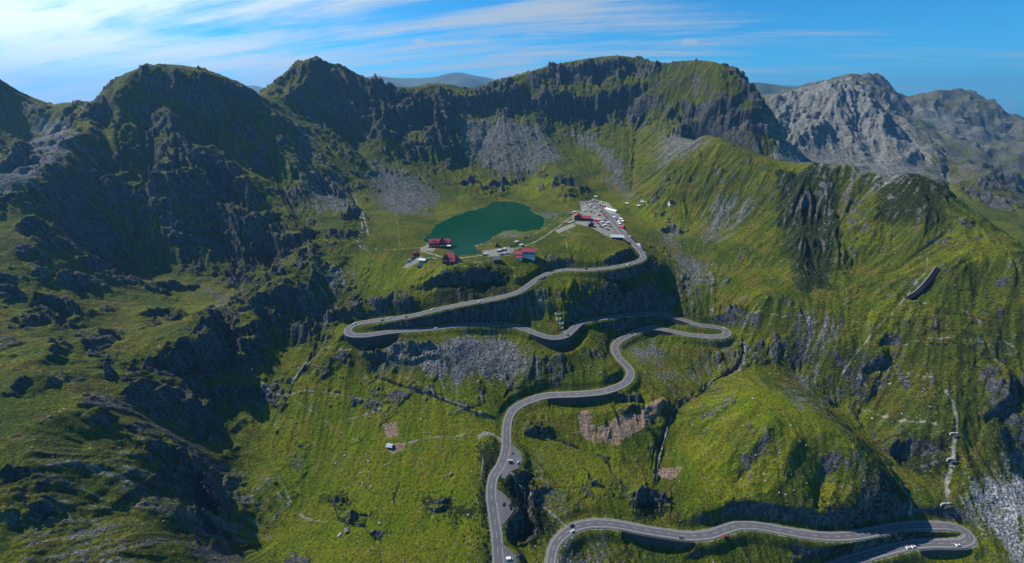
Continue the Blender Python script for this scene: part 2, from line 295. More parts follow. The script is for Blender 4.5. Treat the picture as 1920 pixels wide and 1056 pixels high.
def poly_field(poly, pad):
    """signed distance to a polygon: negative inside"""
    D = np.full(Z.shape, 1e9, np.float32); p = np.asarray(poly, float); w_ = near(p, pad); x, y = X[w_], Y[w_]
    d = np.full(x.shape, 1e9, np.float32); ins = np.zeros(x.shape, bool); n = len(p)
    for k in range(n):
        a, b = p[k], p[(k + 1) % n]; ex, ey = b[0] - a[0], b[1] - a[1]; t = np.clip(((x - a[0]) * ex + (y - a[1]) * ey) / (ex * ex + ey * ey + 1e-9), 0, 1)
        d = np.minimum(d, np.hypot(x - a[0] - t * ex, y - a[1] - t * ey))
        if abs(ey) > 1e-9: ins ^= ((a[1] > y) != (b[1] > y)) & (x < (b[0] - a[0]) * (y - a[1]) / ey + a[0])
    D[w_] = np.where(ins, -d, d); return D
def on_base(pts): return [at(px, py, BASE) for px, py in pts]

road_d, road_z, road_s = line_field(ROAD, 45)
low_d, low_z, low_s = line_field(LOW, 45)
use = low_d < road_d
rd = np.where(use, low_d, road_d); rz = np.where(use, low_z, road_z)
lake_d = poly_field(LAKE, 120) + perlin(X / 26, Y / 26, 13) * 5 + perlin(X / 9, Y / 9, 14) * 2
# ---- areas of the ground, outlined in image pixels and cast onto the terrain
def areas(list_, soft=14.0, warp=10.0):
    m = np.zeros(Z.shape, np.float32)
    wx = perlin(X / 38, Y / 38, 3) * warp + perlin(X / 13, Y / 13, 4) * warp * .45
    for poly in list_:
        d = poly_field(on_base(poly), 60 + soft) + wx
        m = np.maximum(m, 1 - sstep(d, -soft, soft))
    return m
SCREE = [
 [(740,645),(800,652),(870,622),(950,632),(1010,690),(960,712),(890,706),(820,712),(760,690),(705,690)],
 [(850,212),(930,210),(1020,235),(1060,300),(1000,328),(930,330),(880,300),(860,260)],
 [(700,300),(790,330),(830,370),(790,405),(730,400),(680,340)],
 [(560,300),(640,335),(690,400),(640,395),(585,390),(565,350)],
 [(545,205),(570,240),(600,300),(580,310),(555,260)],
 [(60,230),(130,225),(145,270),(60,350),(0,372),(-40,360),(0,320),(45,280)],
 [(1905,882),(1960,870),(1960,1080),(1880,1040),(1830,985),(1822,945),(1860,905)],
 [(1330,385),(1380,362),(1405,395),(1350,450),(1318,458)],
 [(1245,462),(1330,490),(1350,530),(1290,560),(1265,510)],
 [(1230,432),(1280,428),(1270,462),(1240,460)],
 [(1045,1010),(1120,1000),(1150,1040),(1130,1080),(1040,1080)],
 [(425,925),(490,905),(502,950),(470,992),(425,990)],
 [(1165,650),(1230,640),(1240,690),(1200,690)],
 [(1340,640),(1395,640),(1370,690),(1345,680)],
 [(1230,690),(1330,695),(1290,715),(1240,710)],
 [(1445,170),(1600,150),(1700,240),(1760,300),(1700,340),(1600,330),(1500,310),(1450,250)],
 [(1700,185),(1850,190),(1910,240),(1800,270),(1720,230)],
 [(380,530),(420,545),(440,590),(410,580)],[(600,520),(650,500),(650,570),(610,600)],
 [(130,850),(200,880),(300,930),(390,990),(330,985),(200,920),(110,880)],[(100,960),(180,1000),(240,1056),(130,1056)],
 [(1060,240),(1110,240),(1170,300),(1190,370),(1150,360),(1130,300)],[(1230,270),(1300,250),(1330,270),(1280,300),(1230,310)],
 [(1500,700),(1530,690),(1520,760),(1490,760)],[(1515,600),(1570,610),(1540,660),(1505,650)],[(1000,840),(1040,900),(1060,960),(1020,940),(990,870)],
 [(928,442),(955,434),(985,440),(990,447),(950,451)],[(1000,405),(1030,396),(1060,400),(1030,412)],
 [(1010,545),(1040,560),(1010,590),(990,570)],
]
CRAG = [   # rough bedrock
 [(280,330),(400,320),(470,380),(540,400),(590,480),(600,640),(560,650),(500,560),(420,520),(330,500),(270,420)],
 [(250,690),(330,660),(400,650),(430,680),(500,760),(480,800),(440,840),(380,820),(300,780),(260,740)],
 [(60,590),(130,580),(160,650),(90,680)],[(190,620),(250,640),(240,680),(190,670)],[(0,880),(100,900),(110,1000),(60,1056),(0,1056)],
 
 [(560,110),(680,150),(780,170),(850,190),(860,290),(790,300),(700,260),(620,190)],
 [(850,160),(960,150),(985,200),(900,205)],[(985,135),(1240,118),(1240,138),(1120,150),(1000,165)],[(985,180),(1060,185),(1110,188),(1180,168),(1240,160),(1240,190),(1150,205),(1070,220),(990,205)],[(1240,190),(1300,200),(1310,230),(1250,220)],
 [(1320,210),(1440,180),(1460,270),(1400,270),(1340,250)],
 [(640,400),(680,370),(700,450),(650,480)],[(590,440),(660,420),(650,500),(600,520)],
 [(1340,260),(1470,330),(1400,350),(1350,350),(1300,380)],[(1450,330),(1560,300),(1740,330),(1800,400),(1720,430),(1620,420),(1560,560),(1500,570),(1490,450),(1450,420)],
 [(1800,400),(1920,460),(1920,560),(1850,520)],[(1870,680),(1960,640),(1960,860),(1880,850),(1850,780)],
 [(1000,540),(1240,510),(1240,580),(1100,590),(1030,580)],[(700,540),(960,540),(930,556),(740,592),(680,600),(650,590)],
 [(1150,690),(1180,715),(1120,735),(1110,722)],[(1120,740),(1210,740),(1240,770),(1200,775),(1140,770)],[(960,860),(1000,870),(1030,960),(960,940)],
 [(1190,930),(1260,930),(1270,975),(1180,975)],[(1440,980),(1680,960),(1690,920),(1650,900),(1550,950),(1400,965)],[(1280,968),(1370,960),(1360,985),(1300,995)],
 [(1380,850),(1440,800),(1450,830),(1400,880)],[(230,850),(330,840),(400,900),(440,1040),(380,1050),(330,960),(260,900)],
 [(1380,590),(1420,600),(1400,620),(1370,612)],[(1640,650),(1690,640),(1680,690),(1640,720)],[(1690,580),(1730,590),(1720,640),(1700,640)],
 [(1660,860),(1740,830),(1780,860),(1740,900),(1680,890)],[(1440,180),(1600,150),(1680,220),(1620,300),(1560,250),(1450,240)],
 [(860,340),(900,345),(960,350),(940,372),(880,368)],[(1030,345),(1085,350),(1080,385),(1040,370)],
]
scree = areas(SCREE, 40, 18); crag = areas(CRAG, 22, 12)
scree *= 1 + areas([[(1905,872),(1980,860),(1980,1090),(1880,1050),(1815,990),(1810,945),(1860,900)],[(735,640),(800,650),(870,622),(950,632),(1010,690),(960,715),(820,712),(740,690)],[(60,230),(130,225),(145,270),(60,350),(0,372),(-40,360),(0,320),(45,280)]], 12, 10) * .75
far = sstep(R2, 1100, 1500)
crag = np.maximum(crag, .55 * areas([[(1690,330),(1800,330),(1960,390),(1990,480),(1900,450),(1800,380),(1740,330)]], 60, 20))
keep = sstep(rd, 7, 26) * sstep(np.maximum(lake_d, 0), 3, 40)       # calm ground by the road and the lake
JX = perlin(X / 21, Y / 21, 61) * 5 + perlin(X / 8, Y / 8, 62) * 2.2
cliff_m = np.zeros(Z.shape, np.float32)
crest_d = np.full(Z.shape, 1e9, np.float32)
for ln in CREST: crest_d = np.minimum(crest_d, line_field(catmull(np.array([P(*p) for p in ln]), 40), 130)[0])
calm = .22 + .78 * sstep(crest_d, 8, 85)
def cliff(pts, h, L=None, w=3.5):
    """a rock step along a line, low on the side towards the valley"""
    c = catmull(np.array([at(px, py, BASE) for px, py in pts]), 6.0); L = L or min(h * 1.5, 22 * float(np.clip(np.hypot(*c[len(c) // 2, :2]) / 420, 1, 3.6))); n = len(c); t = np.linspace(0, 1, n)
    D, V, S = line_field(c, 3.2 * L, t); m = c[n // 2]; e = c[min(n - 1, n // 2 + 1)] - c[n // 2 - 1]
    low = np.sign(e[0] * -m[1] + e[1] * m[0]) or 1.0                      # the side the valley lies on
    sd = np.where(D < 1e8, D * S * -low, 1e9) + JX * (h / 30 + .35)       # > 0 on the high side
    tap = np.clip(np.sin(np.clip(V, 0.0, 1.0) * np.pi) - .12, 0, 1) ** .7
    k = np.exp(-np.abs(sd) / L) * np.where(D < 3.2 * L, 1, 0) * (1 - sstep(D, 2.2 * L, 3.2 * L))
    up = sstep(sd, -w, w)
    cliff_m[:] = np.maximum(cliff_m, tap * (1 - sstep(np.abs(sd + h * .25), w + h * .3, w + h * .7)) * (D < 3 * L))
    return h * tap * k * (up * .30 - (1 - up) * .70) * calm
def rib(pts, h, w):
    """a rib (h > 0) or a gully (h < 0) down a slope"""
    c = catmull(np.array([at(px, py, BASE) for px, py in pts]), 8.0); t = np.linspace(0, 1, len(c)); D, V, S = line_field(c, 4 * w, t)
    d = np.maximum(0, D + JX * .5); tap = np.clip(np.minimum(V, 1 - V) * 5, 0, 1); r = h * np.exp(-np.sqrt(d * d + 4) / w) * tap * (1 - sstep(D, 2.6 * w, 4 * w))
    return np.where(D < 1e8, r, 0) * calm
CLIFFS = [
 ([(1000,138),(1060,138),(1120,133),(1180,127),(1240,122)],46),([(985,188),(1030,194),(1062,190),(1100,194),(1130,178),(1180,168),(1235,155)],60),([(805,170),(830,180),(870,190),(920,190),(985,188)],42),
 ([(730,215),(770,215),(810,205),(832,215)],60),([(260,690),(300,672),(340,658),(380,650),(402,635),(405,605),(398,580)],62),([(370,330),(400,320),(440,345),(475,400)],55),([(490,440),(530,450),(570,450),(600,430)],40),
 ([(470,570),(510,560),(560,570),(585,590)],34),([(760,545),(800,532),(850,522),(900,517),(950,523),(985,537)],20),([(1130,494),(1165,483),(1192,469)],14),([(1090,572),(1130,568),(1180,562),(1232,556)],20),
 ([(1560,978),(1620,962),(1685,935)],24),([(1380,972),(1440,978),(1500,984)],9),([(990,885),(996,905),(990,935),(992,965),(1003,990),(1014,1010)],16),([(260,850),(300,842),(345,870),(375,910),(402,960),(440,1030)],34),
 ([(70,590),(95,575),(128,590),(135,620)],30),([(190,640),(215,625),(242,645)],20),([(15,745),(60,722),(102,728)],12),([(55,960),(80,950),(108,962)],18),([(170,805),(190,795),(215,800)],12),([(210,715),(225,695),(240,700)],10),
 ([(1320,218),(1340,207),(1380,190),(1405,172)],45),([(1340,235),(1375,215),(1420,215),(1460,255)],40),([(862,345),(880,342),(902,348)],16),([(913,350),(940,345),(957,350)],16),([(1042,345),(1072,345),(1087,362)],18),
 ([(1235,434),(1260,432),(1278,440)],9),([(1640,655),(1665,642),(1692,637)],16),([(1660,852),(1700,842),(1775,832)],22),([(1620,700),(1650,685),(1680,672)],14),([(60,270),(30,300),(0,330)],20),([(100,240),(125,235),(145,245)],25),
 ([(640,962),(665,972),(690,968)],4),([(800,942),(822,946),(845,940)],3),([(610,932),(632,936),(655,935)],2.5),([(1760,400),(1810,420),(1860,460)],30),([(1800,350),(1850,370),(1900,400)],34),([(600,600),(640,595),(660,580)],8),([(160,510),(200,500),(240,510)],22),([(40,440),(80,430),(110,440)],22),([(250,600),(300,590),(345,600)],18),([(270,530),(320,540),(370,540)],18),([(640,410),(670,395),(690,410)],18),([(580,330),(610,340),(640,370)],18),
 ([(1110,735),(1165,722),(1182,705)],10),([(1140,750),(1180,745),(1205,752)],14),([(1100,585),(1120,580),(1150,580)],10),([(1340,600),(1370,595),(1395,605)],9),([(0,560),(20,555),(40,565)],12),([(840,600),(880,590),(940,590)],10),([(730,655),(780,660),(830,655)],12),([(680,650),(705,655),(725,650)],8),
 ([(1180,948),(1220,935),(1260,945)],14),([(1840,790),(1870,770),(1910,760)],25),([(1270,190),(1300,200),(1325,195)],35),([(980,800),(1010,805),(1040,812)],7),([(0,900),(30,890),(60,905)],14),([(340,770),(370,775),(400,790)],20),([(110,545),(150,540),(180,550)],16),
]
RIBS = [
 ([(235,137),(225,200),(215,260),(230,330),(200,420)],34,45),([(300,130),(310,200),(330,270),(335,330),(345,450)],38,42),([(400,150),(420,200),(470,250),(500,300)],30,36),([(440,162),(490,200),(535,250)],26,30),([(190,190),(200,260),(185,340),(150,400)],-30,40),([(270,150),(275,220),(285,300),(280,380)],-28,38),([(350,150),(370,220),(400,290)],-28,36),
 ([(540,205),(560,260),(590,310),(650,350),(680,400),(690,460)],-16,26),([(480,250),(520,330),(560,400),(580,460)],-26,34),([(590,560),(600,620),(590,660),(555,715)],-14,18),([(430,370),(440,430),(450,500)],18,22),([(560,420),(582,460),(592,520),(594,580)],20,20),([(420,430),(440,500),(450,560)],-26,26),([(490,420),(500,500),(480,560)],-20,24),
 ([(570,108),(580,145),(565,180),(545,200)],26,40),([(640,130),(655,200),(700,250),(740,300)],26,36),([(690,150),(720,200),(735,245)],22,30),([(600,115),(620,180),(650,250),(680,300)],-24,34),([(720,165),(745,190),(760,200)],-20,30),([(600,230),(650,290),(700,330)],18,26),([(850,170),(850,230),(830,290)],-18,26),
 ([(1240,125),(1228,180),(1200,230),(1188,330),(1190,372)],-16,22),([(930,210),(900,270),(870,330)],-8,18),([(1300,120),(1303,180),(1312,225)],-20,26),([(1060,190),(1058,215)],-25,24),([(1000,150),(990,190)],-20,25),([(960,160),(955,200)],14,20),([(900,170),(905,205)],14,20),
 ([(1500,335),(1495,400),(1500,470),(1510,545)],18,14),([(1560,310),(1555,400),(1570,480),(1590,540)],15,14),([(1610,330),(1620,420),(1640,480)],13,14),([(1690,330),(1700,420),(1720,480)],12,14),([(1360,270),(1350,330),(1330,370)],14,14),([(1410,290),(1390,340),(1365,375)],14,14),([(1440,310),(1450,360),(1430,400)],12,14),([(1800,400),(1830,470),(1850,540)],14,16),([(1900,460),(1880,560),(1870,650)],14,16),([(1530,330),(1528,400),(1540,500)],-12,14),([(1590,320),(1590,400),(1600,470)],-12,14),([(1480,340),(1470,400),(1475,480)],-12,14),([(1650,335),(1660,420),(1680,480)],-12,14),
 ([(1590,152),(1560,220),(1500,280)],30,40),([(1605,155),(1640,230),(1680,310)],30,40),([(1500,165),(1480,230),(1470,280)],-20,30),([(1640,180),(1700,260),(1750,320)],-20,30),([(1760,290),(1780,340),(1800,390)],-22,30),([(1820,325),(1840,360)],20,30),
 ([(1395,640),(1385,690),(1340,712),(1290,745),(1262,772),(1245,815),(1232,870),(1228,915)],-5,9),([(1780,720),(1795,800),(1785,860),(1770,940)],-9,11),([(1650,855),(1680,890),(1705,940)],-7,10),([(1440,830),(1400,880),(1370,910)],-9,9),([(1500,800),(1470,870),(1440,940)],7,9),([(1560,850),(1540,910),(1520,960)],-8,9),([(1460,780),(1420,830),(1390,860)],7,9),
 ([(80,900),(180,930),(280,970),(370,1020),(430,1045)],-10,16),([(160,640),(250,690),(330,740)],-10,16),([(1180,720),(1210,760),(1230,800)],-6,9),([(1100,545),(1095,580)],-6,6),([(1165,530),(1170,570)],-8,6),([(1205,530),(1210,575)],8,7),([(1140,535),(1135,570)],8,7),
 ([(1880,680),(1870,760),(1860,850)],14,14),([(1850,700),(1840,780),(1830,850)],-10,12),([(700,640),(705,690),(720,710)],-9,8),([(1560,660),(1580,720),(1565,770)],-7,9),([(700,1000),(720,1056)],-4,5),([(600,930),(650,960),(690,965)],-3,5),
]
for pts, h in CLIFFS: Z += (cliff(pts, h) * sstep(rd, 2, 16)).astype(np.float32)
STREAMS = [([(705,705),(740,718),(780,732),(820,745),(850,757),(875,768),(895,778),(930,785)],2.4),([(1395,640),(1388,680),(1365,700),(1335,715),(1310,735),(1285,750),(1262,772),(1250,800),(1240,830),(1232,870),(1228,910)],3.0),([(1005,812),(1060,830),(1110,848),(1135,862),(1150,890),(1174,918)],2.2),([(1195,868),(1208,890),(1212,915)],1.6),([(628,950),(636,972),(660,970),(688,968)],2.0),([(684,985),(692,1000),(712,1012),(720,1030),(712,1056)],1.8),([(750,905),(742,925),(738,940),(746,955)],1.6),([(1100,880),(1110,905),(1132,912)],1.6),([(590,640),(575,670),(560,700),(545,738)],1.6),([(940,700),(960,720),(945,745)],1.0)]
wet = np.zeros(Z.shape, np.float32)
for pts, wd in STREAMS:
    c = catmull(np.array([at(px, py, BASE) for px, py in pts]), 5.0); d = line_field(c, 30)[0] + JX * .35
    Z -= (wd * np.exp(-np.maximum(d, 0) / wd) * sstep(rd, 5, 16)).astype(np.float32); wet = np.maximum(wet, 1 - sstep(d, wd * .35, wd * 1.1))
for pts, h, wd in RIBS: Z += (rib(pts, h * (.5 if abs(h) < 19 and pts[0][0] > 1340 and pts[0][1] < 480 else 1), wd) * sstep(rd, 4, 22)).astype(np.float32)
crag = np.clip(np.maximum(crag, cliff_m), 0, 1)
gx, gy = grad(Z); slope0 = np.hypot(gx, gy)
meadow = 1 - sstep(slope0, .15, .45)
knob = areas([[(1300,740),(1420,715),(1540,770),(1640,860),(1690,930),(1640,950),(1540,930),(1420,930),(1320,900),(1280,820)]], 20, 4)
east = areas([[(1280,250),(1480,290),(1740,310),(1960,440),(1960,700),(1700,720),(1480,640),(1380,480),(1260,380)],[(1480,600),(1960,640),(1960,870),(1790,960),(1700,940),(1560,760)]], 40, 10)
grassy = areas([[(745,500),(860,495),(985,505),(995,540),(930,556),(830,572),(750,560)],[(1005,530),(1200,500),(1245,520),(1240,560),(1130,572),(1010,600)],[(1230,130),(1350,118),(1400,190),(1330,230),(1250,200)],[(1060,150),(1240,135),(1230,170),(1060,188)],[(1040,250),(1200,230),(1320,260),(1200,370),(1080,340)],[(680,430),(860,490),(760,560),(660,560)],[(0,790),(230,800),(300,860),(420,1000),(440,1075),(0,1075)],[(1330,930),(1600,950),(1600,988),(1330,990)]], 16, 8)
crag = crag * (1 - .65 * grassy)
away = np.ones(Z.shape, np.float32)
for q in [(1258,383,26),(1204,380,16),(1197,387,16),(1175,383,14),(1117,370,14),(1157,446,24),(1090,412,40),(1146,398,30),(1160,415,30),(826,461,30),(846,488,24),(983,481,30),(780,478,18),(792,490,16),(787,500,14),(932,462,12),(930,489,16),(832,513,12),(731,838,14),(1047,592,14),(1047,612,12)]:
    p_ = at(q[0], q[1], BASE); away *= sstep(np.hypot(X - p_[0], Y - p_[1]), q[2] * .7, q[2] * 1.6)
crag = crag * (1 - .55 * east) * (1 - .5 * knob)
wild = np.clip((1 - .75 * knob) * keep * (0.25 + 0.6 * sstep(slope0, .2, .7) + 0.5 * crag) * (1 - .6 * meadow * (1 - crag)), 0, 1.3) * (.35 + .65 * calm)
# broad relief
q = perlin(X / 140, Y / 140, 21) * 8 + ridged(X / 90, Y / 90, 22) * 5
Z += (q * wild * sstep(R2, 150, 500) * .8).astype(np.float32)
wxx = perlin(X / 60, Y / 60, 31) * 18; wyy = perlin(X / 60, Y / 60, 32) * 18
Z += (ridged((X + wxx) / 60, (Y + wyy) / 60, 23) * 4.0 * crag * keep).astype(np.float32)
# gullies that follow the fall of the slope
res = R2 * np.float32(az[1] - az[0])
def fall():
    gx, gy = grad(Z); k = 9
    for g in (gx, gy):
        for ax in (0, 1):
            c = np.cumsum(np.pad(g, [(k, k) if i == ax else (0, 0) for i in (0, 1)], mode='edge'), axis=ax, dtype=np.float64)
            n = g.shape[ax]; g[:] = (np.take(c, np.arange(2 * k, n + 2 * k), axis=ax) - np.take(c, np.arange(0, n), axis=ax)) / (2 * k)
    s = np.hypot(gx, gy) + 1e-5; return -gy / s, gx / s, s
def gully_field(lam, seed, px_, py_):
    cs = lam * 1.9; xs, ys = X / cs, Y / cs; ix, iy = np.floor(xs), np.floor(ys); acc = np.zeros_like(Z); wt = np.full(Z.shape, 1e-4, np.float32)
    for a in (-1, 0, 1):
        for b in (-1, 0, 1):
            h = _hash((ix + a).astype(np.int64), (iy + b).astype(np.int64), seed); jx = (h & np.uint32(255)).astype(np.float32) / 255; jy = ((h >> np.uint32(8)) & np.uint32(255)).astype(np.float32) / 255
            ph = ((h >> np.uint32(16)) & np.uint32(255)).astype(np.float32) / 255 * 6.283
            ddx, ddy = xs - ix - a - jx, ys - iy - b - jy; wgt = np.exp(-2.6 * (ddx * ddx + ddy * ddy))
            acc += np.cos((ddx * px_ + ddy * py_) * cs / lam * 6.283 + ph) * wgt; wt += wgt
    return acc / wt
for lam, amp, seed in ((230, .050, 1), (110, .060, 2), (52, .070, 3), (25, .075, 4), (12, .070, 5), (6, .05, 6)):
    px_, py_, s_ = fall()
    k = wild * sstep(lam / res, 3, 7) * (0.55 + .45 * crag + .3 * far) * np.clip(s_, 0, 1.0) * (1 - .85 * sstep(s_, .7, 1.25) * (1 - .5 * east))
    if lam > 100: k = k * (0.3 + .7 * sstep(R2, 500, 1000))
    Z += (amp * lam * (1 - 2 * np.abs(gully_field(lam, seed, px_, py_)) ** .8) * k).astype(np.float32)
vf = sstep(R2, 1500, 2200)
Z += (vf * (ridged(X / 520, Y / 520, 71) * 55 + ridged((X + wxx * 3) / 230, (Y + wyy * 3) / 230, 72) * 26 + perlin(X / 90, Y / 90, 73) * 12 - 46) * (.45 + .55 * calm)).astype(np.float32)
# ledges of the bedding
warpz = perlin(X / 70, Y / 70, 95) * 9 + perlin(X / 24, Y / 24, 96) * 3 + X * .05
for lam in (17.0, 8.0):
    ph = (Z + warpz) / lam; fr = ph - np.floor(ph); st_ = sstep(fr, .15, .6) - fr
    Z += (st_ * lam * .75 * crag * keep * (1 - .6 * east) * (1 - knob) * 1.15 * sstep(perlin(X / 55, Y / 55, 97), -.35, .25)).astype(np.float32)
# blocks and lumps
for lam, amp, seed in ((30, 1.5, 41), (14, 1.1, 42), (7, .75, 43), (3.4, .45, 44)):
    k = keep * sstep(lam / res, 2, 4)
    n1 = perlin(X / lam, Y / lam, seed)
    Z += (amp * (ridged(X / lam, Y / lam, seed + 10) * crag * .8 + n1 * (.16 + .18 * np.minimum(scree, 1) * (lam < 10) + .35 * sstep(slope0, .3, .8))) * k).astype(np.float32)

# outcrops on the slopes
oc = sstep(perlin(X / 44, Y / 44, 101) + .7 * perlin(X / 17, Y / 17, 102) + .35 * perlin(X / 7, Y / 7, 103) + .45 * np.minimum(slope0, 1), .52, .80) * (1 - .85 * meadow) * (1 - .55 * knob) * sstep(rd, 9, 20) * sstep(lake_d, 4, 20) * sstep(R2, 100, 200) * (1 - .5 * scree) * away * (1 - .5 * grassy) * (1 - .55 * east)
Z += (oc * (1.6 + 1.5 * ridged(X / 9, Y / 9, 104) + .9 * ridged(X / 4.3, Y / 4.3, 105) * sstep(4.3 / res, 2, 4) + perlin(X / 17, Y / 17, 106)) * np.clip(R2 / 500, .7, 2.2)).astype(np.float32)
Z += ((perlin(X / 10, Y / 10, 107) * .8 + perlin(X / 5, Y / 5, 108) * .4 * sstep(5 / res, 2, 4)) * keep * (.25 + .75 * sstep(slope0, .2, .6)) * np.clip(R2 / 600, .7, 2)).astype(np.float32)
px_, py_, s_ = fall(); flow = .6 * gully_field(16.0, 21, px_, py_) + .55 * gully_field(7.5, 22, px_, py_) * sstep(7.5 / res, 2, 4) + .35 * gully_field(34.0, 23, px_, py_)
flow = np.clip(.5 + .5 * flow * np.clip(s_ * 2, 0, 1), 0, 1)

# road benches, lake bed, walls under the road
cutw = 6.5
Z = np.where(rd < 60, rz - .7 + (Z - rz + .7) * sstep(rd, cutw, cutw + 9), Z).astype(np.float32)
def to_px(p):
    d = p[1] * cp_ - p[2] * sp_; return CX + F * p[0] / d, CY - F * (p[1] * sp_ + p[2] * cp_) / d
def road_index(c, px, py):
    q = [to_px(p) for p in c]; return int(np.argmin([(a - px) ** 2 + (b - py) ** 2 for a, b in q]))
WALLS = []
for c, a, b, dep, lab in [
 (ROAD,(653,624),(748,620),15,'tall dark stone wall carrying the left hairpin bend'),(ROAD,(1000,624),(1088,606),13,'curved stone wall under the bend below the ruined building'),(ROAD,(1222,588),(1292,604),7,'stone wall under the highest road above the right hairpin bend'),
 (ROAD,(1262,621),(1200,620),6,'low stone wall under the road just left of the right hairpin bend'),(ROAD,(1150,729),(1025,741),10,'long stone wall under the road above the pink scree'),(LOW,(1165,984),(1295,1005),11,'stone bridge wall under the lowest road beside the stream'),(LOW,(1806,1017),(1715,1020),7,'stone wall under the lower leg of the lowest hairpin bend')]:
    i, j = sorted((road_index(c, *a), road_index(c, *b))); seg = c[i:j + 1]; t = np.linspace(0, 1, len(seg)); D, V, S = line_field(seg, 30, t); Zr = line_field(seg, 30)[1]
    m = seg[len(seg) // 2]; e = seg[len(seg) // 2 + 1] - seg[len(seg) // 2 - 1]; low = np.sign(e[0] * -m[1] + e[1] * m[0]) or 1.0
    dp = dep * np.clip(np.sin(np.clip(V, .001, .999) * np.pi), 0, 1) ** .5; tgt = Zr - dp - np.maximum(0, D - 6) * .45; tgt = np.minimum(Z, tgt)
    ok = (S == low) & (D > 6.3) & (D < 30) & (V > .002) & (V < .998)
    Z = np.where(ok, tgt + (Z - tgt) * sstep(D, 9, 26), Z).astype(np.float32); WALLS.append((seg, low, dep, lab))
LAYBY = []
for zq, pl in [(-364.3,[(951,830),(966,838),(977,850),(980,862),(972,875),(958,880),(946,893),(940,890),(946,860)]),(-374,[(932,920),(945,928),(958,940),(966,953),(958,964),(946,978),(934,984),(930,950)]),(-381,[(940,1020),(955,1030),(968,1042),(970,1056),(958,1080),(945,1100),(938,1060)])]:
    pts_ = [P(px, py, zq) for px, py in pl]; ctr_ = np.mean(pts_, 0); pts_ = [(p[0], p[1], float(ROAD[np.argmin(np.hypot(ROAD[:, 0] - p[0], ROAD[:, 1] - p[1])), 2])) for p in pts_]
    D = poly_field([p[:2] for p in pts_], 14); Z = np.where(D < 12, rz - .5 + (Z - rz + .5) * sstep(D, 1.5, 11), Z).astype(np.float32); LAYBY.append(pts_)
lb = np.where(lake_d < 0, LAKE_Z - np.minimum(6, .4 + -lake_d * .35), np.maximum(Z, LAKE_Z + .25 + lake_d * .05))
Z = np.where(lake_d < 30, lb + (Z - lb) * sstep(lake_d, 4, 30), Z).astype(np.float32)

# ------------------------------------------------------------------ materials
def material(name):
    m = bpy.data.materials.new(name); m.use_nodes = True; return m, NT(m.node_tree)
def simple(name, col, rough=.8, var=.12, scale=.8, metal=0.0, spec=.3):
    m, t = material(name); g = t.new('ShaderNodeTexCoord'); n = t.noise(g.outputs['Object'], scale, 4)
    c = t.mul(rgb(*col), t.math('ADD', 1 - var, t.math('MULTIPLY', n, 2 * var)))
    b = t.new('ShaderNodeBsdfPrincipled'); t.put(b.inputs['Base Color'], c); b.inputs['Roughness'].default_value = rough; b.inputs['Metallic'].default_value = metal
    b.inputs['Specular IOR Level'].default_value = spec
    o = t.new('ShaderNodeOutputMaterial'); t.l.new(b.outputs[0], o.inputs[0]); return m

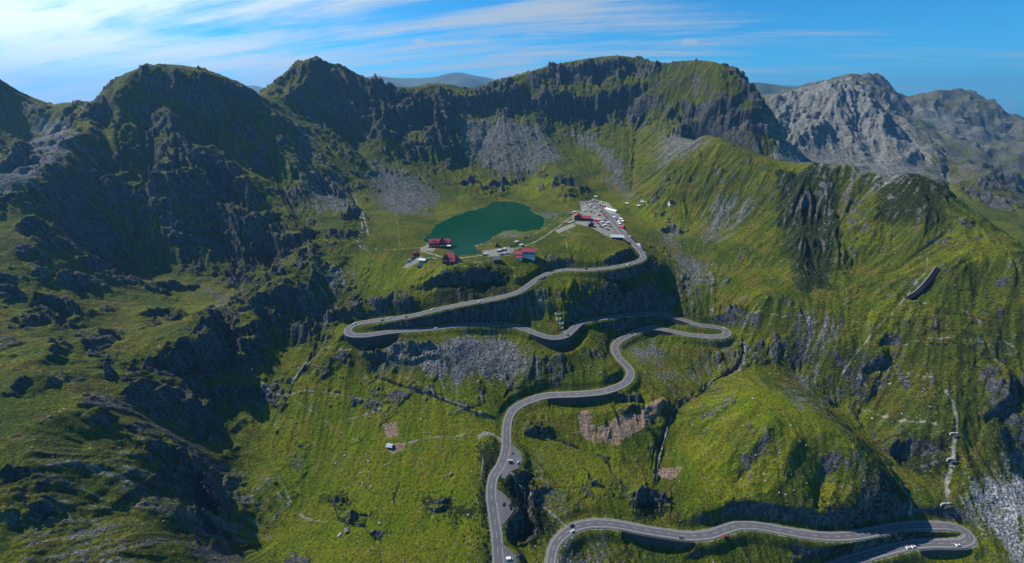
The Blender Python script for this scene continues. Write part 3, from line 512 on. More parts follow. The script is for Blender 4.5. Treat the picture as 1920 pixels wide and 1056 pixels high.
def terrain_material():
    m, t = material('alpine_ground')
    g = t.new('ShaderNodeTexCoord'); pos = g.outputs['Object']
    a1 = t.new('ShaderNodeAttribute', attribute_name='cover_a'); s1 = t.new('ShaderNodeSeparateColor'); t.put(s1.inputs[0], a1.outputs[0])
    a2 = t.new('ShaderNodeAttribute', attribute_name='cover_b'); s2 = t.new('ShaderNodeSeparateColor'); t.put(s2.inputs[0], a2.outputs[0])
    rock, scr, pth = s1.outputs[0], s1.outputs[1], s1.outputs[2]
    a3 = t.new('ShaderNodeAttribute', attribute_name='pale'); pale = a3.outputs['Fac']
    lush, shrub, dirt = s2.outputs[0], s2.outputs[1], s2.outputs[2]; flow = t.math('SUBTRACT', a2.outputs['Alpha'], .5)
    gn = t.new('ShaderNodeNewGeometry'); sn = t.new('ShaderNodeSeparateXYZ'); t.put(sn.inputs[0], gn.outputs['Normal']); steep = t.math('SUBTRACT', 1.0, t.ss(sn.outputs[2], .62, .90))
    n_big = t.noise(pos, .011, 5, .6); n_mid = t.noise(pos, .06, 5, .62); n_sm = t.noise(pos, .33, 5, .65); n_fine = t.noise(pos, 1.1, 3, .6)
    n_pat = t.noise(t.mapping(pos, loc=(31, 7, 3)), .028, 4, .6, .6); n_hue = t.noise(t.mapping(pos, loc=(9, 80, 5)), .017, 3, .55)
    # grass
    gr = t.mix(t.ss(n_big, .40, .60), rgb(.066, .092, .003), rgb(.126, .142, .004))
    gr = t.mix(t.math('MULTIPLY', t.ss(n_pat, .47, .62), .7), gr, rgb(.135, .112, .014))
    gr = t.mix(t.math('MULTIPLY', t.ss(n_hue, .50, .62), .7), gr, rgb(.040, .074, .006))
    gr = t.mix(t.math('MULTIPLY', lush, .72), gr, t.mix(t.ss(n_pat, .38, .60), rgb(.108, .156, .002), rgb(.158, .168, .004)))
    gr = t.mix(t.math('MULTIPLY', t.ss(n_sm, .50, .62), .65), gr, rgb(.028, .040, .006))
    gr = t.mix(t.math('MULTIPLY', t.ss(n_fine, .56, .70), .45), gr, rgb(.15, .145, .035))
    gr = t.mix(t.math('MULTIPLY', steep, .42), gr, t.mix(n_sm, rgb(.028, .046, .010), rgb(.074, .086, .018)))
    sh = t.ss(t.math('ADD', shrub, t.math('MULTIPLY', t.math('SUBTRACT', n_sm, .5), 2.2)), .35, .65)
    gr = t.mix(sh, gr, t.mix(t.ss(n_fine, .35, .65), rgb(.008, .016, .006), rgb(.036, .052, .012)))
    # bedrock
    v1 = t.voro(pos, .35); lay = t.noise(t.mapping(pos, rot=(.5, .4, .3), sca=(1, 1, .28)), .16, 6, .7, .8)
    rk = t.mix(t.ss(lay, .38, .62), rgb(.022, .025, .030), rgb(.115, .116, .120))
    rk = t.mix(t.math('MULTIPLY', t.ss(n_fine, .52, .66), .6), rk, rgb(.30, .30, .295))
    rk = t.mix(t.math('MULTIPLY', t.ss(n_sm, .52, .60), .75), rk, rgb(.012, .016, .010))
    rk = t.mix(t.math('MULTIPLY', pale, .9), rk, t.mix(t.ss(lay, .35, .65), rgb(.12, .122, .115), rgb(.285, .28, .26)))
    # loose stones
    vs = t.voro(pos, .95, out='Color'); sv = t.new('ShaderNodeSeparateColor'); t.put(sv.inputs[0], vs); vs2 = t.voro(pos, .42, out='Color'); sw = t.new('ShaderNodeSeparateColor'); t.put(sw.inputs[0], vs2)
    st = t.mix(t.ss(sv.outputs[0], .1, .9), rgb(.060, .063, .068), rgb(.21, .21, .212)); st = t.mix(t.math('MULTIPLY', t.ss(sw.outputs[1], .6, 1.0), .7), st, rgb(.29, .29, .285))
    st = t.mix(t.math('MULTIPLY', t.ss(n_mid, .50, .62), .6), st, rgb(.040, .052, .014))
    st = t.mul(st, t.math('ADD', 1.0, t.math('MULTIPLY', pale, .38)))
    # pale specks of single stones in the turf
    vd = t.voro(pos, .30, rnd=1.0); vcol = t.voro(pos, .30, out='Color'); sc_ = t.new('ShaderNodeSeparateColor'); t.put(sc_.inputs[0], vcol)
    spk = t.math('MULTIPLY', t.math('LESS_THAN', vd, t.math('MULTIPLY', sc_.outputs[1], .26)), t.ss(t.math('ADD', n_pat, t.math('MULTIPLY', sc_.outputs[0], .42)), .78, .90))
    gr = t.mix(spk, gr, rgb(.27, .27, .23))
    jit = t.math('ADD', t.math('MULTIPLY', t.math('SUBTRACT', n_mid, .5), 1.5), t.math('MULTIPLY', t.math('SUBTRACT', n_sm, .5), 1.7)); jit = t.math('ADD', jit, t.math('MULTIPLY', flow, .8))
    gr = t.mul(gr, t.math('ADD', 1.0, t.math('MULTIPLY', flow, .9)))
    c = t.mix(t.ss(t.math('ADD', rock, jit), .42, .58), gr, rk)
    c = t.mix(t.ss(t.math('ADD', t.math('MULTIPLY', scr, .72), jit), .34, .68), c, st)
    c = t.mix(t.ss(t.math('ADD', dirt, t.math('MULTIPLY', jit, .8)), .4, .6), c, t.mix(t.ss(n_sm, .3, .7), rgb(.19, .125, .085), rgb(.34, .245, .18)))
    n_pit_shade = t.noise(t.mapping(pos, loc=(3, 44, 9)), .62, 4, .72); c = t.mul(c, t.math('ADD', t.math('ADD', .30, t.math('MULTIPLY', lush, .30)), t.math('MULTIPLY', t.ss(n_pit_shade, .30, .68), t.math('SUBTRACT', 1.15, t.math('MULTIPLY', lush, .40)))))  # shade of pits between tussocks put into the colour as noise
    c = t.mix(t.math('MULTIPLY', t.ss(t.math('ADD', pth, t.math('MULTIPLY', jit, .45)), .35, .75), .9), c, t.mix(t.ss(n_sm, .3, .7), rgb(.20, .195, .165), rgb(.36, .35, .31)))
    bmp = t.new('ShaderNodeBump'); bmp.inputs['Strength'].default_value = 1.0; bmp.inputs['Distance'].default_value = 1.3
    hgt = t.math('ADD', t.math('MULTIPLY', n_sm, 2.2), t.math('MULTIPLY', n_fine, .7))
    hgt = t.math('ADD', hgt, t.math('MULTIPLY', t.math('MULTIPLY', v1, t.math('ADD', rock, scr)), .8)); t.put(bmp.inputs['Height'], hgt)
    b = t.new('ShaderNodeBsdfPrincipled'); t.put(b.inputs['Base Color'], c); b.inputs['Roughness'].default_value = .95; b.inputs['Specular IOR Level'].default_value = .12
    t.l.new(bmp.outputs[0], b.inputs['Normal'])
    o = t.new('ShaderNodeOutputMaterial'); t.l.new(b.outputs[0], o.inputs[0]); return m

def tag(o, label=None, cat=None, group=None, kind=None):
    if label: o['label'] = label
    if cat: o['category'] = cat
    if group: o['group'] = group
    if kind: o['kind'] = kind
    return o

def grid_mesh(name, X, Y, Z, mat):
    a, b = X.shape; me = bpy.data.meshes.new(name); nv = a * b
    me.vertices.add(nv); co = np.empty((nv, 3), np.float32); co[:, 0] = X.ravel(); co[:, 1] = Y.ravel(); co[:, 2] = Z.ravel()
    me.vertices.foreach_set('co', co.ravel())
    idx = np.arange(nv, dtype=np.int32).reshape(a, b); f = np.stack([idx[:-1, :-1], idx[:-1, 1:], idx[1:, 1:], idx[1:, :-1]], -1).reshape(-1, 4)[:, ::-1]
    nf = len(f); me.loops.add(nf * 4); me.loops.foreach_set('vertex_index', f.ravel().astype(np.int32)); me.polygons.add(nf)
    me.polygons.foreach_set('loop_start', np.arange(0, nf * 4, 4, dtype=np.int32))
    me.update(calc_edges=True); me.shade_smooth(); me.materials.append(mat)
    o = bpy.data.objects.new(name, me); COL.objects.link(o); return o

# ------------------------------------------------------------------ ground cover
gx, gy = grad(Z); slope = np.hypot(gx, gy)
veg = perlin(X / 33, Y / 33, 81) * .34 + perlin(X / 12, Y / 12, 82) * .30
thr = 1.46 - .46 * crag - .10 * far + .22 * east + .34 * grassy
rock = np.clip(sstep(slope + veg, thr - .25, thr + .75), 0, 1) * .95
rock = np.clip(rock + sstep(R2, 1500, 1900) * (.56 + .6 * veg), 0, 1)
rock = np.clip(rock + .62 * oc, 0, 1) * sstep(rd, 4, 9)
path = np.zeros(Z.shape, np.float32)
PATHS = [
 ([(665,450),(690,465),(740,468),(790,464)],2.6),([(735,330),(730,350),(740,390),(745,420),(750,460)],1.6),([(898,822),(903,815),(915,813),(930,818),(946,832)],4.2),
 ([(760,832),(800,822),(850,818),(905,815)],1.7),([(905,830),(905,870),(898,910)],1.6),([(560,690),(600,660),(640,655),(690,650)],3.0),([(540,740),(560,700),(580,680)],3.2),
 ([(480,705),(520,740),(560,735),(610,735),(680,748),(720,760),(690,775),(650,785)],2.2),([(550,750),(590,775),(640,812),(690,835),(700,850)],1.2),
 ([(1330,580),(1420,585),(1500,592),(1560,598),(1620,600)],1.8),([(1740,480),(1735,510),(1710,540),(1680,580),(1640,620),(1600,670),(1580,700)],2.4),
 ([(1700,563),(1760,568),(1810,585),(1860,620),(1900,650)],1.8),([(1690,650),(1760,635),(1830,640),(1890,665)],1.8),([(1600,690),(1630,725),(1660,720),(1700,705),(1760,715)],2.0),([(1600,755),(1650,780),(1700,790),(1755,795)],2.0),
 ([(1170,378),(1190,376),(1205,375),(1215,385)],2.2),([(1190,382),(1200,395),(1215,398)],1.5),([(690,470),(670,455),(680,430),(672,390)],3.2),([(655,340),(665,370),(680,400),(690,440)],3.4),
 ([(940,870),(980,925),(1060,985)],3.2),([(530,905),(545,940),(560,960),(575,972),(600,975)],1.4),([(1790,820),(1785,870),(1775,920),(1768,965)],3.9),([(1775,735),(1790,770),(1795,810)],3.5),
 ([(1650,855),(1680,890),(1700,925),(1705,965)],3.2),([(1395,640),(1390,690),(1340,710),(1290,745),(1262,770)],2.6),([(1262,770),(1250,810),(1235,860),(1228,905)],2.2),
 ([(740,700),(780,715),(820,742),(880,765),(920,785)],2.0),
 ([(1085,395),(1040,430),(1010,450),(980,462),(950,472),(925,476),(880,482),(845,484),(815,478),(790,470)],4.0),([(790,470),(780,490),(755,502)],3.0),([(1105,440),(1060,440),(1020,448)],2.2),([(1150,430),(1130,432),(1150,455)],2.5),
 ([(1000,440),(1040,420),(1090,405)],2.6),([(1042,400),(1055,415),(1066,436)],2.0),([(1020,432),(1050,402),(1084,388)],2.0),([(905,478),(940,500),(985,500)],1.6),([(940,470),(925,455),(905,462)],1.6),([(1075,425),(1062,445),(1064,470)],1.6),([(860,487),(900,492),(920,486)],2.6),([(560,700),(540,740),(520,780),(515,800)],2.2),([(515,880),(525,900),(518,920),(540,945),(560,965),(580,975),(612,978)],1.8),
 ([(1000,455),(1010,475),(1030,500)],1.2),([(870,500),(895,490),(930,485)],1.3),([(840,500),(870,488)],1.3),
]
for pl, wd in PATHS:
    w3 = np.array([at(px, py, Z) for px, py in pl]); d = line_field(catmull(w3, 4.0), 14)[0]
    path = np.maximum(path, (.58 + .08 * (wd > 3) + .14 * (wd >= 4)) * (1 - sstep(d + perlin(X / 9, Y / 9, 77) * 1.2, wd * .15, wd * .95)))
LOTS = [[(1085,378),(1112,372),(1140,380),(1160,400),(1178,440),(1165,450),(1135,442),(1110,428),(1075,418),(1072,408),(1090,395)],
 [(905,472),(960,462),(965,470),(955,480),(915,482)],[(785,468),(805,458),(830,460),(812,472)],[(838,487),(862,485),(866,494),(842,497)],[(1040,432),(1075,418),(1080,424),(1048,438)],[(755,500),(785,480),(796,484),(766,503)]]
lots = np.zeros(Z.shape, np.float32)
for pl in LOTS: lots = np.maximum(lots, 1 - sstep(poly_field([at(px, py, Z) for px, py in pl], 10), -1.5, 1.5))
path = np.maximum(path, lots)
verge = 1 - sstep(rd, 5.2, 7.5); path = np.maximum(path, verge * .8)
shore = (1 - sstep(np.abs(lake_d - 1.0), .8, 4)) * (lake_d < 90); path = np.maximum(path, shore * .52 * sstep(perlin(X / 30, Y / 30, 15), -.3, .3))
lush = areas([[(480,760),(560,720),(700,700),(900,720),(930,800),(900,1056),(480,1080),(430,1000),(470,880)],[(1290,760),(1420,720),(1560,790),(1620,880),(1560,950),(1300,940),(1250,870)],[(980,840),(1100,850),(1220,880),(1200,920),(1080,930)],[(900,340),(1000,330),(1050,340),(1010,370)],[(1190,400),(1280,390),(1290,430),(1200,430)],[(680,480),(860,490),(820,530),(720,560),(650,540)]], 25, 14)
shrub = areas([[(1090,540),(1190,530),(1200,580),(1120,585)],[(940,880),(1000,900),(1040,1000),(1010,1050),(950,1000)],[(900,840),(930,850),(915,900),(912,1056),(895,1056),(900,930)],[(860,510),(960,510),(960,545),(820,565),(780,555)],[(1560,940),(1650,880),(1690,930),(1640,985),(1540,985)],[(1700,830),(1780,810),(1780,870),(1720,890)],[(1230,930),(1270,960),(1230,985),(1170,980)],[(800,938),(845,935),(840,948),(805,950)],[(865,962),(890,960),(885,972)],[(610,925),(650,925),(655,938),(620,935)],[(930,835),(940,850),(925,880),(915,878)],[(1450,330),(1560,310),(1580,420),(1560,540),(1500,560)],[(1640,340),(1740,335),(1760,420),(1660,430)],[(1850,760),(1910,740),(1900,870),(1850,850)]], 20, 14)
dirt = areas([[(1085,785),(1100,770),(1115,800),(1112,828),(1090,812)],[(1120,805),(1180,775),(1240,755),(1240,775),(1215,805),(1150,830),(1122,828)],[(715,795),(745,792),(752,822),(725,825)],[(725,838),(762,828),(755,845),(735,852)],[(1235,880),(1275,878),(1265,900),(1240,898)]], 4, 4)
shrub = np.maximum(shrub, wet * .75); scree = np.maximum(scree, wet * .4 * (1 - meadow))
terrain = grid_mesh('terrain', X, Y, Z, terrain_material()); tag(terrain, kind='structure')
def color_attr(o, name, chans):
    at_ = o.data.attributes.new(name, 'FLOAT_COLOR', 'POINT'); d = np.ones((X.size, 4), np.float32)
    for k, c in enumerate(chans): d[:, k] = c.ravel()
    at_.data.foreach_set('color', d.ravel())
color_attr(terrain, 'cover_a', (rock, scree, path)); color_attr(terrain, 'cover_b', (lush, shrub, dirt, flow))

pa = terrain.data.attributes.new('pale', 'FLOAT', 'POINT'); pa.data.foreach_set('value', np.clip(areas([[(1440,165),(1600,150),(1720,250),(1790,340),(1690,345),(1590,330),(1490,310),(1440,250)]], 60, 20) + .35 * sstep(R2, 2300, 3000) + 2.2 * areas([[(1905,882),(1960,870),(1960,1080),(1880,1040),(1830,985),(1822,945),(1860,905)]], 20, 10) + .3 * areas([[(60,230),(130,225),(145,270),(60,350),(0,372),(-40,360),(0,320),(45,280)]], 20, 10), 0, 2.2).astype(np.float32).ravel())

# far blue ranges beyond
def far_range(name, crest, depth, seed, col):
    pts = [P(*p) for p in crest]; pts = catmull(np.array(pts), pts[0][1] * .004); n = len(pts); k = 40
    t = np.linspace(-1, 1.4, k); XX = np.zeros((n, k)); YY = XX.copy(); ZZ = XX.copy()
    for i, p in enumerate(pts):
        h = math.hypot(p[0], p[1]); s = 1 + t * depth / h; XX[i] = p[0] * s; YY[i] = p[1] * s
        ZZ[i] = p[2] - np.abs(t) ** 1.1 * depth * .30
    nz = ridged(XX / depth * 1.8, YY / depth * 1.8, seed) * .05 + perlin(XX / depth * 6, YY / depth * 6, seed + 1) * .03
    ZZ += nz * depth * (np.minimum(1, np.abs(t) * 3)[None, :]) + (perlin(XX / depth * 9, YY / depth * 9, seed + 2) * depth * .004)
    m = simple(name + '_turf', col, .95, .35, .003); return tag(grid_mesh(name, XX.astype(np.float32), YY.astype(np.float32), ZZ.astype(np.float32), m), kind='structure')
far_range('far_hills', [(380,190,9000),(420,172,9000),(460,161,9000),(490,163,9000),(540,180,9000),(600,165,9000),(660,150,9000),(700,143,9000),(760,146,9000),(815,144,9000),(835,138,9000),(855,136,9000),(885,140,9000),(925,148,9000),(970,158,9000),(1050,175,9000)], 2600, 51, (.05,.07,.03))
far_range('far_hills', [(860,160,15000),(930,148,15000),(965,142,15000),(1000,146,15000),(1100,155,15000),(1250,165,15000),(1350,160,15000),(1405,155,15000),(1430,156,15000),(1480,160,15000),(1600,165,15000),(1700,180,15000)], 4000, 52, (.05,.07,.03))
far_range('far_hills', [(1380,190,5200),(1400,158,5200),(1425,155,5200),(1460,160,5200),(1500,165,5200),(1560,170,5200),(1640,190,5200)], 1500, 53, (.06,.08,.035))
far_range('far_hills', [(1860,250,8000),(1900,224,8000),(1950,218,8000),(2050,225,8000)], 2200, 54, (.05,.07,.03))

# ------------------------------------------------------------------ lake
def poly_mesh(name, pts, z, mat, kind=None):
    bm = bmesh.new(); vs = [bm.verts.new((p[0], p[1], z)) for p in pts]; f = bm.faces.new(vs)
    if f.normal.z < 0: f.normal_flip()
    bmesh.ops.triangulate(bm, faces=bm.faces[:]); me = bpy.data.meshes.new(name); bm.to_mesh(me); bm.free(); me.materials.append(mat)
    o = bpy.data.objects.new(name, me); COL.objects.link(o)
    if kind: o['kind'] = kind
    return o
def water_material():
    m, t = material('lake_water'); g = t.new('ShaderNodeTexCoord'); n = t.noise(g.outputs['Object'], .02, 3); r = t.noise(t.mapping(g.outputs['Object'], sca=(.5, 1.6, 1)), .9, 3)
    c = t.mix(n, rgb(.001, .036, .014), rgb(.001, .054, .021)); bp = t.new('ShaderNodeBump'); bp.inputs['Strength'].default_value = .25; bp.inputs['Distance'].default_value = .3; t.put(bp.inputs['Height'], r)
    b = t.new('ShaderNodeBsdfPrincipled'); t.put(b.inputs['Base Color'], c); b.inputs['Roughness'].default_value = .14; b.inputs['IOR'].default_value = 1.33; b.inputs['Specular IOR Level'].default_value = .12
    t.l.new(bp.outputs[0], b.inputs['Normal']); o = t.new('ShaderNodeOutputMaterial'); t.l.new(b.outputs[0], o.inputs[0]); return m
lp = catmull(np.column_stack([np.vstack([LAKE, LAKE[:1]]), np.zeros(len(LAKE) + 1)]), 5.0)[:-1]
ctr = lp[:, :2].mean(0)
poly_mesh('lake', [p[:2] + (p[:2] - ctr) / np.linalg.norm(p[:2] - ctr) * 7.0 for p in lp], LAKE_Z, water_material(), 'structure')

# ------------------------------------------------------------------ roads
M_ASPH = simple('asphalt', (.115, .112, .118), .9, .3, .12, spec=.2); M_WHITE = simple('road_paint', (.44, .44, .44), .8, .4, .35); M_KERB = simple('verge_gravel', (.17, .165, .145), .95, .25, .6)
def frame2d(c):
    t = np.gradient(c, axis=0); t /= np.linalg.norm(t[:, :2], axis=1)[:, None] + 1e-9; return np.stack([-t[:, 1], t[:, 0], np.zeros(len(c))], 1)
def ribbon(name, c, a, b, up, mat, parent=None, skirt=0.0):
    """a strip along c between the side offsets a and b; skirt folds both edges down"""
    nrm = frame2d(c); a = np.broadcast_to(a, (len(c),)); b = np.broadcast_to(b, (len(c),)); L = c + nrm * a[:, None] + [0, 0, up]; Rr = c + nrm * b[:, None] + [0, 0, up]
    rows = [L, Rr] if not skirt else [L - [0, 0, skirt], L, Rr, Rr - [0, 0, skirt]]
    k = len(rows); V = np.stack(rows, 1).reshape(-1, 3); F_ = []
    for i in range(len(c) - 1):
        for j in range(k - 1): F_.append((i * k + j, i * k + j + 1, (i + 1) * k + j + 1, (i + 1) * k + j))
    me = bpy.data.meshes.new(name); me.from_pydata(V.tolist(), [], F_); me.materials.append(mat); me.validate(); me.update()
    o = bpy.data.objects.new(name, me); COL.objects.link(o)
    if parent: o.parent = parent
    return o
def dashes(name, c, hw, up, mat, parent, on=5.0, off=7.0):
    s = np.concatenate([[0], np.cumsum(np.linalg.norm(np.diff(c[:, :2], axis=0), axis=1))]); V, F_ = [], []; u = 0
    while u + on < s[-1]:
        tt = np.linspace(u, u + on, 3); seg = np.stack([np.interp(tt, s, c[:, k]) for k in range(3)], 1); nr_ = frame2d(seg)
        for i in range(3): V += [(seg[i] + nr_[i] * hw + [0, 0, up]).tolist(), (seg[i] - nr_[i] * hw + [0, 0, up]).tolist()]
        k = len(V) - 6; F_ += [(k, k + 1, k + 3, k + 2), (k + 2, k + 3, k + 5, k + 4)]; u += on + off
    me = bpy.data.meshes.new(name); me.from_pydata(V, [], F_); me.materials.append(mat); o = bpy.data.objects.new(name, me); COL.objects.link(o); o.parent = parent; return o
def make_road(c, hw):
    hw = np.broadcast_to(hw, (len(c),))
    r = ribbon('road', c, hw, -hw, 0.0, M_ASPH, skirt=1.2); tag(r, kind='structure')
    for s in (1, -1):
        ribbon('edge_line', c, s * (hw - .45), s * (hw - .78), .05, M_WHITE, r)
        ribbon('verge', c, s * (hw + .9), s * hw, -.06, M_KERB, r, skirt=1.2)
    dashes('centre_line', c, .13, .05, M_WHITE, r); return r
rr = np.hypot(ROAD[:, 0], ROAD[:, 1])
make_road(ROAD, np.interp(np.arange(len(ROAD)), [0, len(ROAD) * .3, len(ROAD)], [4.4, 4.6, 4.9])); make_road(LOW, 4.1)

# ------------------------------------------------------------------ things
M_STONE = simple('wall_stone', (.055, .055, .057), .95, .6, .35); M_CONC = simple('pale_concrete', (.42, .41, .38), .9, .15, .7)
M_REDROOF = simple('red_sheet_roof', (.36, .045, .070), .55, .12, .6, spec=.25); M_RED2 = simple('bright_red_roof', (.50, .03, .05), .55, .1, 1.0); M_DKROOF = simple('dark_slate_roof', (.04, .045, .065), .6, .2, 1.0)
M_WHITEWALL = simple('white_render', (.66, .64, .60), .9, .08, .7); M_WOOD = simple('brown_timber', (.10, .052, .030), .85, .25, 2.0); M_GLASS = simple('dark_glass', (.02, .025, .03), .15, .1, 1.0, spec=.5)
M_CANVAS = simple('white_canvas', (.78, .78, .76), .8, .05, .8); M_ZINC = simple('pale_zinc_roof', (.50, .51, .56), .5, .1, .8, spec=.3); M_BLUE = simple('violet_blue_tarpaulin', (.07, .06, .22), .7, .15, 1.2); M_TYRE = simple('tyre_rubber', (.015, .015, .016), .9, .1, 5)
M_BROWN = simple('rust_brown_shingle', (.18, .075, .045), .85, .2, 2.0); M_GREYROOF = simple('grey_sheet_roof', (.20, .20, .24), .6, .15, 1.0)

def empty(name, loc, rz=0.0):
    o = bpy.data.objects.new(name, None); COL.objects.link(o); o.location = loc; o.rotation_euler = (0, 0, rz); o.empty_display_size = 1.0; return o
def mesh_obj(name, bm, mat, parent=None, smooth=False):
    bmesh.ops.recalc_face_normals(bm, faces=bm.faces[:]); me = bpy.data.meshes.new(name); bm.to_mesh(me); bm.free()
    for m_ in (mat if isinstance(mat, (list, tuple)) else [mat]): me.materials.append(m_)
    if smooth: me.shade_smooth()
    o = bpy.data.objects.new(name, me); COL.objects.link(o)
    if parent: o.parent = parent
    return o
def box(bm, x0, x1, y0, y1, z0, z1, mi=0):
    v = [bm.verts.new(p) for p in ((x0,y0,z0),(x1,y0,z0),(x1,y1,z0),(x0,y1,z0),(x0,y0,z1),(x1,y0,z1),(x1,y1,z1),(x0,y1,z1))]
    for f in ((0,3,2,1),(4,5,6,7),(0,1,5,4),(1,2,6,5),(2,3,7,6),(3,0,4,7)): bm.faces.new([v[i] for i in f]).material_index = mi
def turn(bm, n0, cx, cy, rz):
    bm.verts.ensure_lookup_table(); c, s_ = math.cos(rz), math.sin(rz)
    for v in bm.verts[n0:]: x, y = v.co.x, v.co.y; v.co.x, v.co.y = cx + x * c - y * s_, cy + x * s_ + y * c
def one(name, fn, mat, parent, cx=0, cy=0, rz=0):
    bm = bmesh.new(); fn(bm); turn(bm, 0, cx, cy, rz); return mesh_obj(name, bm, mat, parent)
def gable_block(root, cx, cy, L, W, h, rh, rz=0.0, roof=None, wall=None, deep=4.0, over=.7, win=3, storeys=1, dormers=0, hip=0.0, chimney=False, balcony=False):
    """one wing of a house: walls with gables, a roof of two thick slopes, windows and their kind"""
    roof = roof or M_REDROOF; wall = wall or M_WHITEWALL; x, y = L / 2, W / 2
    def walls(bm):
        a = [bm.verts.new(p) for p in ((-x,-y,-deep),(x,-y,-deep),(x,y,-deep),(-x,y,-deep),(-x,-y,h),(x,-y,h),(x,y,h),(-x,y,h),(-x+hip*.9,0,h+rh-.15),(x-hip*.9,0,h+rh-.15))]
        for f in ((0,1,5,4),(1,2,6,9,5),(2,3,7,6),(3,0,4,8,7),(4,5,9,8),(6,7,8,9)): bm.faces.new([a[i] for i in f])
    one('wall', walls, wall, root, cx, cy, rz)
    k = rh / y
    def roofs(bm):
        for s_ in (-1, 1):
            e = s_ * (y + over); ze = h - over * k
            t = [bm.verts.new(p) for p in ((-x-over,e,ze),(x+over,e,ze),(x+over-hip,0,h+rh),(-x-over+hip,0,h+rh))]; u = [bm.verts.new((p.co.x, p.co.y, p.co.z + .35)) for p in t]
            bm.faces.new(t); bm.faces.new(u)
            for i in range(4): bm.faces.new((t[i], t[(i+1)%4], u[(i+1)%4], u[i]))
        if hip:
            for s_ in (-1, 1):
                t = [bm.verts.new(p) for p in ((s_*(x+over),-y-over,h-over*k+.02),(s_*(x+over),y+over,h-over*k+.02),(s_*(x+over-hip),0,h+rh+.3))]; bm.faces.new(t)
    rf = one('roof', roofs, roof, root, cx, cy, rz)
    for d in range(dormers):
        dx = (d - (dormers - 1) / 2) * 4.0
        def dorm(bm): 
            z0 = h + rh * .25; box(bm, dx-1.1, dx+1.1, -y*.78, -y*.25, z0-1.5, z0+1.6)
        one('dormer', dorm, M_DKROOF, rf, cx, cy, rz)
    if chimney:
        one('chimney', lambda bm: box(bm, x*.4, x*.4+1.0, .5, 1.5, h+rh*.5, h+rh+1.4), M_STONE, rf, cx, cy, rz)
    for st in range(storeys):
        z0 = h - 2.6 - st * 3.0
        for i in range(win):
            px_ = -x + L * (i + .5) / win
            wn = one('window', lambda bm: box(bm, px_-.85, px_+.85, -y-.10, -y+.1, z0, z0+1.5), M_GLASS, root, cx, cy, rz)
    one('door', lambda bm: box(bm, -x-.08, -x+.1, -.8, .8, 0, 2.2), M_WOOD, root, cx, cy, rz)
    if balcony: one('balcony', lambda bm: box(bm, -x, x, -y-1.8, -y-.1, h-3.4, h-2.5), M_WOOD, root, cx, cy, rz)
    return rf
def place(px, py): return at(px, py, Z)
def bay(px, py, k): return P(px, py, float(np.mean([q[2] for q in LAYBY[k]])))
def house(name, label, px, py, rz, cat='house', loc=None):
    return tag(empty(name, loc or place(px, py), R(rz)), label, cat)

# retaining walls under the road
for seg, low, dep, lab in WALLS:
    nrm = frame2d(seg) * low; t = np.linspace(0, 1, len(seg)); dd = dep * np.sin(np.clip(t, .02, .98) * np.pi) ** .5 + 1.5
    r = empty('retaining_wall', tuple(seg[len(seg)//2] - [0, 0, dep])); tag(r, lab, 'wall'); o_ = np.array(r.location)
    def strip(bm, rows):
        V = [[bm.verts.new(tuple(p - o_)) for p in row] for row in zip(*rows)]
        for a, b in zip(V, V[1:]):
            for k in range(len(a)): bm.faces.new((a[k], a[(k+1) % len(a)], b[(k+1) % len(a)], b[k]))
        bm.faces.new(V[0]); bm.faces.new(V[-1])
    f_, bk = seg + nrm * 6.9, seg + nrm * 6.1
    dz3 = np.stack([0*dd, 0*dd, dd], 1)
    bm = bmesh.new(); strip(bm, [f_ + nrm * .5 - dz3, f_ - [0,0,.1], bk - [0,0,.1], bk - dz3]); mesh_obj('masonry', bm, M_STONE, r)
    bm = bmesh.new(); strip(bm, [f_ + nrm * .12 - [0,0,.1], f_ + nrm * .12 + [0,0,.55], bk + [0,0,.55], bk - [0,0,.1]]); mesh_obj('parapet', bm, M_STONE, r)

# --- chalet hotel standing in the water
p = P(826, 461, LAKE_Z + .4); h = house('lake_hotel', 'red-roofed chalet hotel standing in the green lake water with a white terrace awning', 0, 0, 0, 'hotel', (p[0], p[1], LAKE_Z + .8))
gable_block(h, -9.5, 0, 19, 13, 7, 5.5, R(3), wall=M_WOOD, dormers=2, win=5, storeys=2, deep=3); gable_block(h, 10.5, 2, 15, 12, 7, 5.0, R(-3), wall=M_WOOD, dormers=2, win=4, storeys=2, deep=3)
gable_block(h, 2.5, -1, 15, 10.5, 7.5, 7.0, R(90), wall=M_WOOD, win=2, storeys=2, deep=3, chimney=True)
one('terrace', lambda bm: box(bm, -20, 20, -11.5, -5.5, -.4, .6), M_WOOD, h)
one('awning', lambda bm: [box(bm, 1, 20, -12, -6.6, 3.4, 3.6)], M_CANVAS, h); one('porch_roof', lambda bm: box(bm, -17, -1, -10.5, -6.6, 3.0, 3.2), M_REDROOF, h)
for k in range(5): one('post', lambda bm: box(bm, 1.5 + k*4.4, 1.8 + k*4.4, -11.8, -11.5, .6, 3.4), M_WOOD, h)
# --- big-roofed cabin on the shore
h = house('lakeside_cabin', 'steep red-roofed cabin with a dark glazed gable on the near lake shore', 846, 488, -14, 'cabin')
gable_block(h, 0, 0, 19, 17, 2.5, 10, R(0), wall=M_WOOD, dormers=2, win=4, deep=4, hip=2.5); gable_block(h, -7, -3.5, 12, 9, 3.0, 8.0, R(90), wall=M_DKROOF, roof=M_REDROOF, win=3, deep=4)
one('porch_roof', lambda bm: box(bm, -10, 4, -12.5, -8, 2.4, 2.65), M_REDROOF, h)
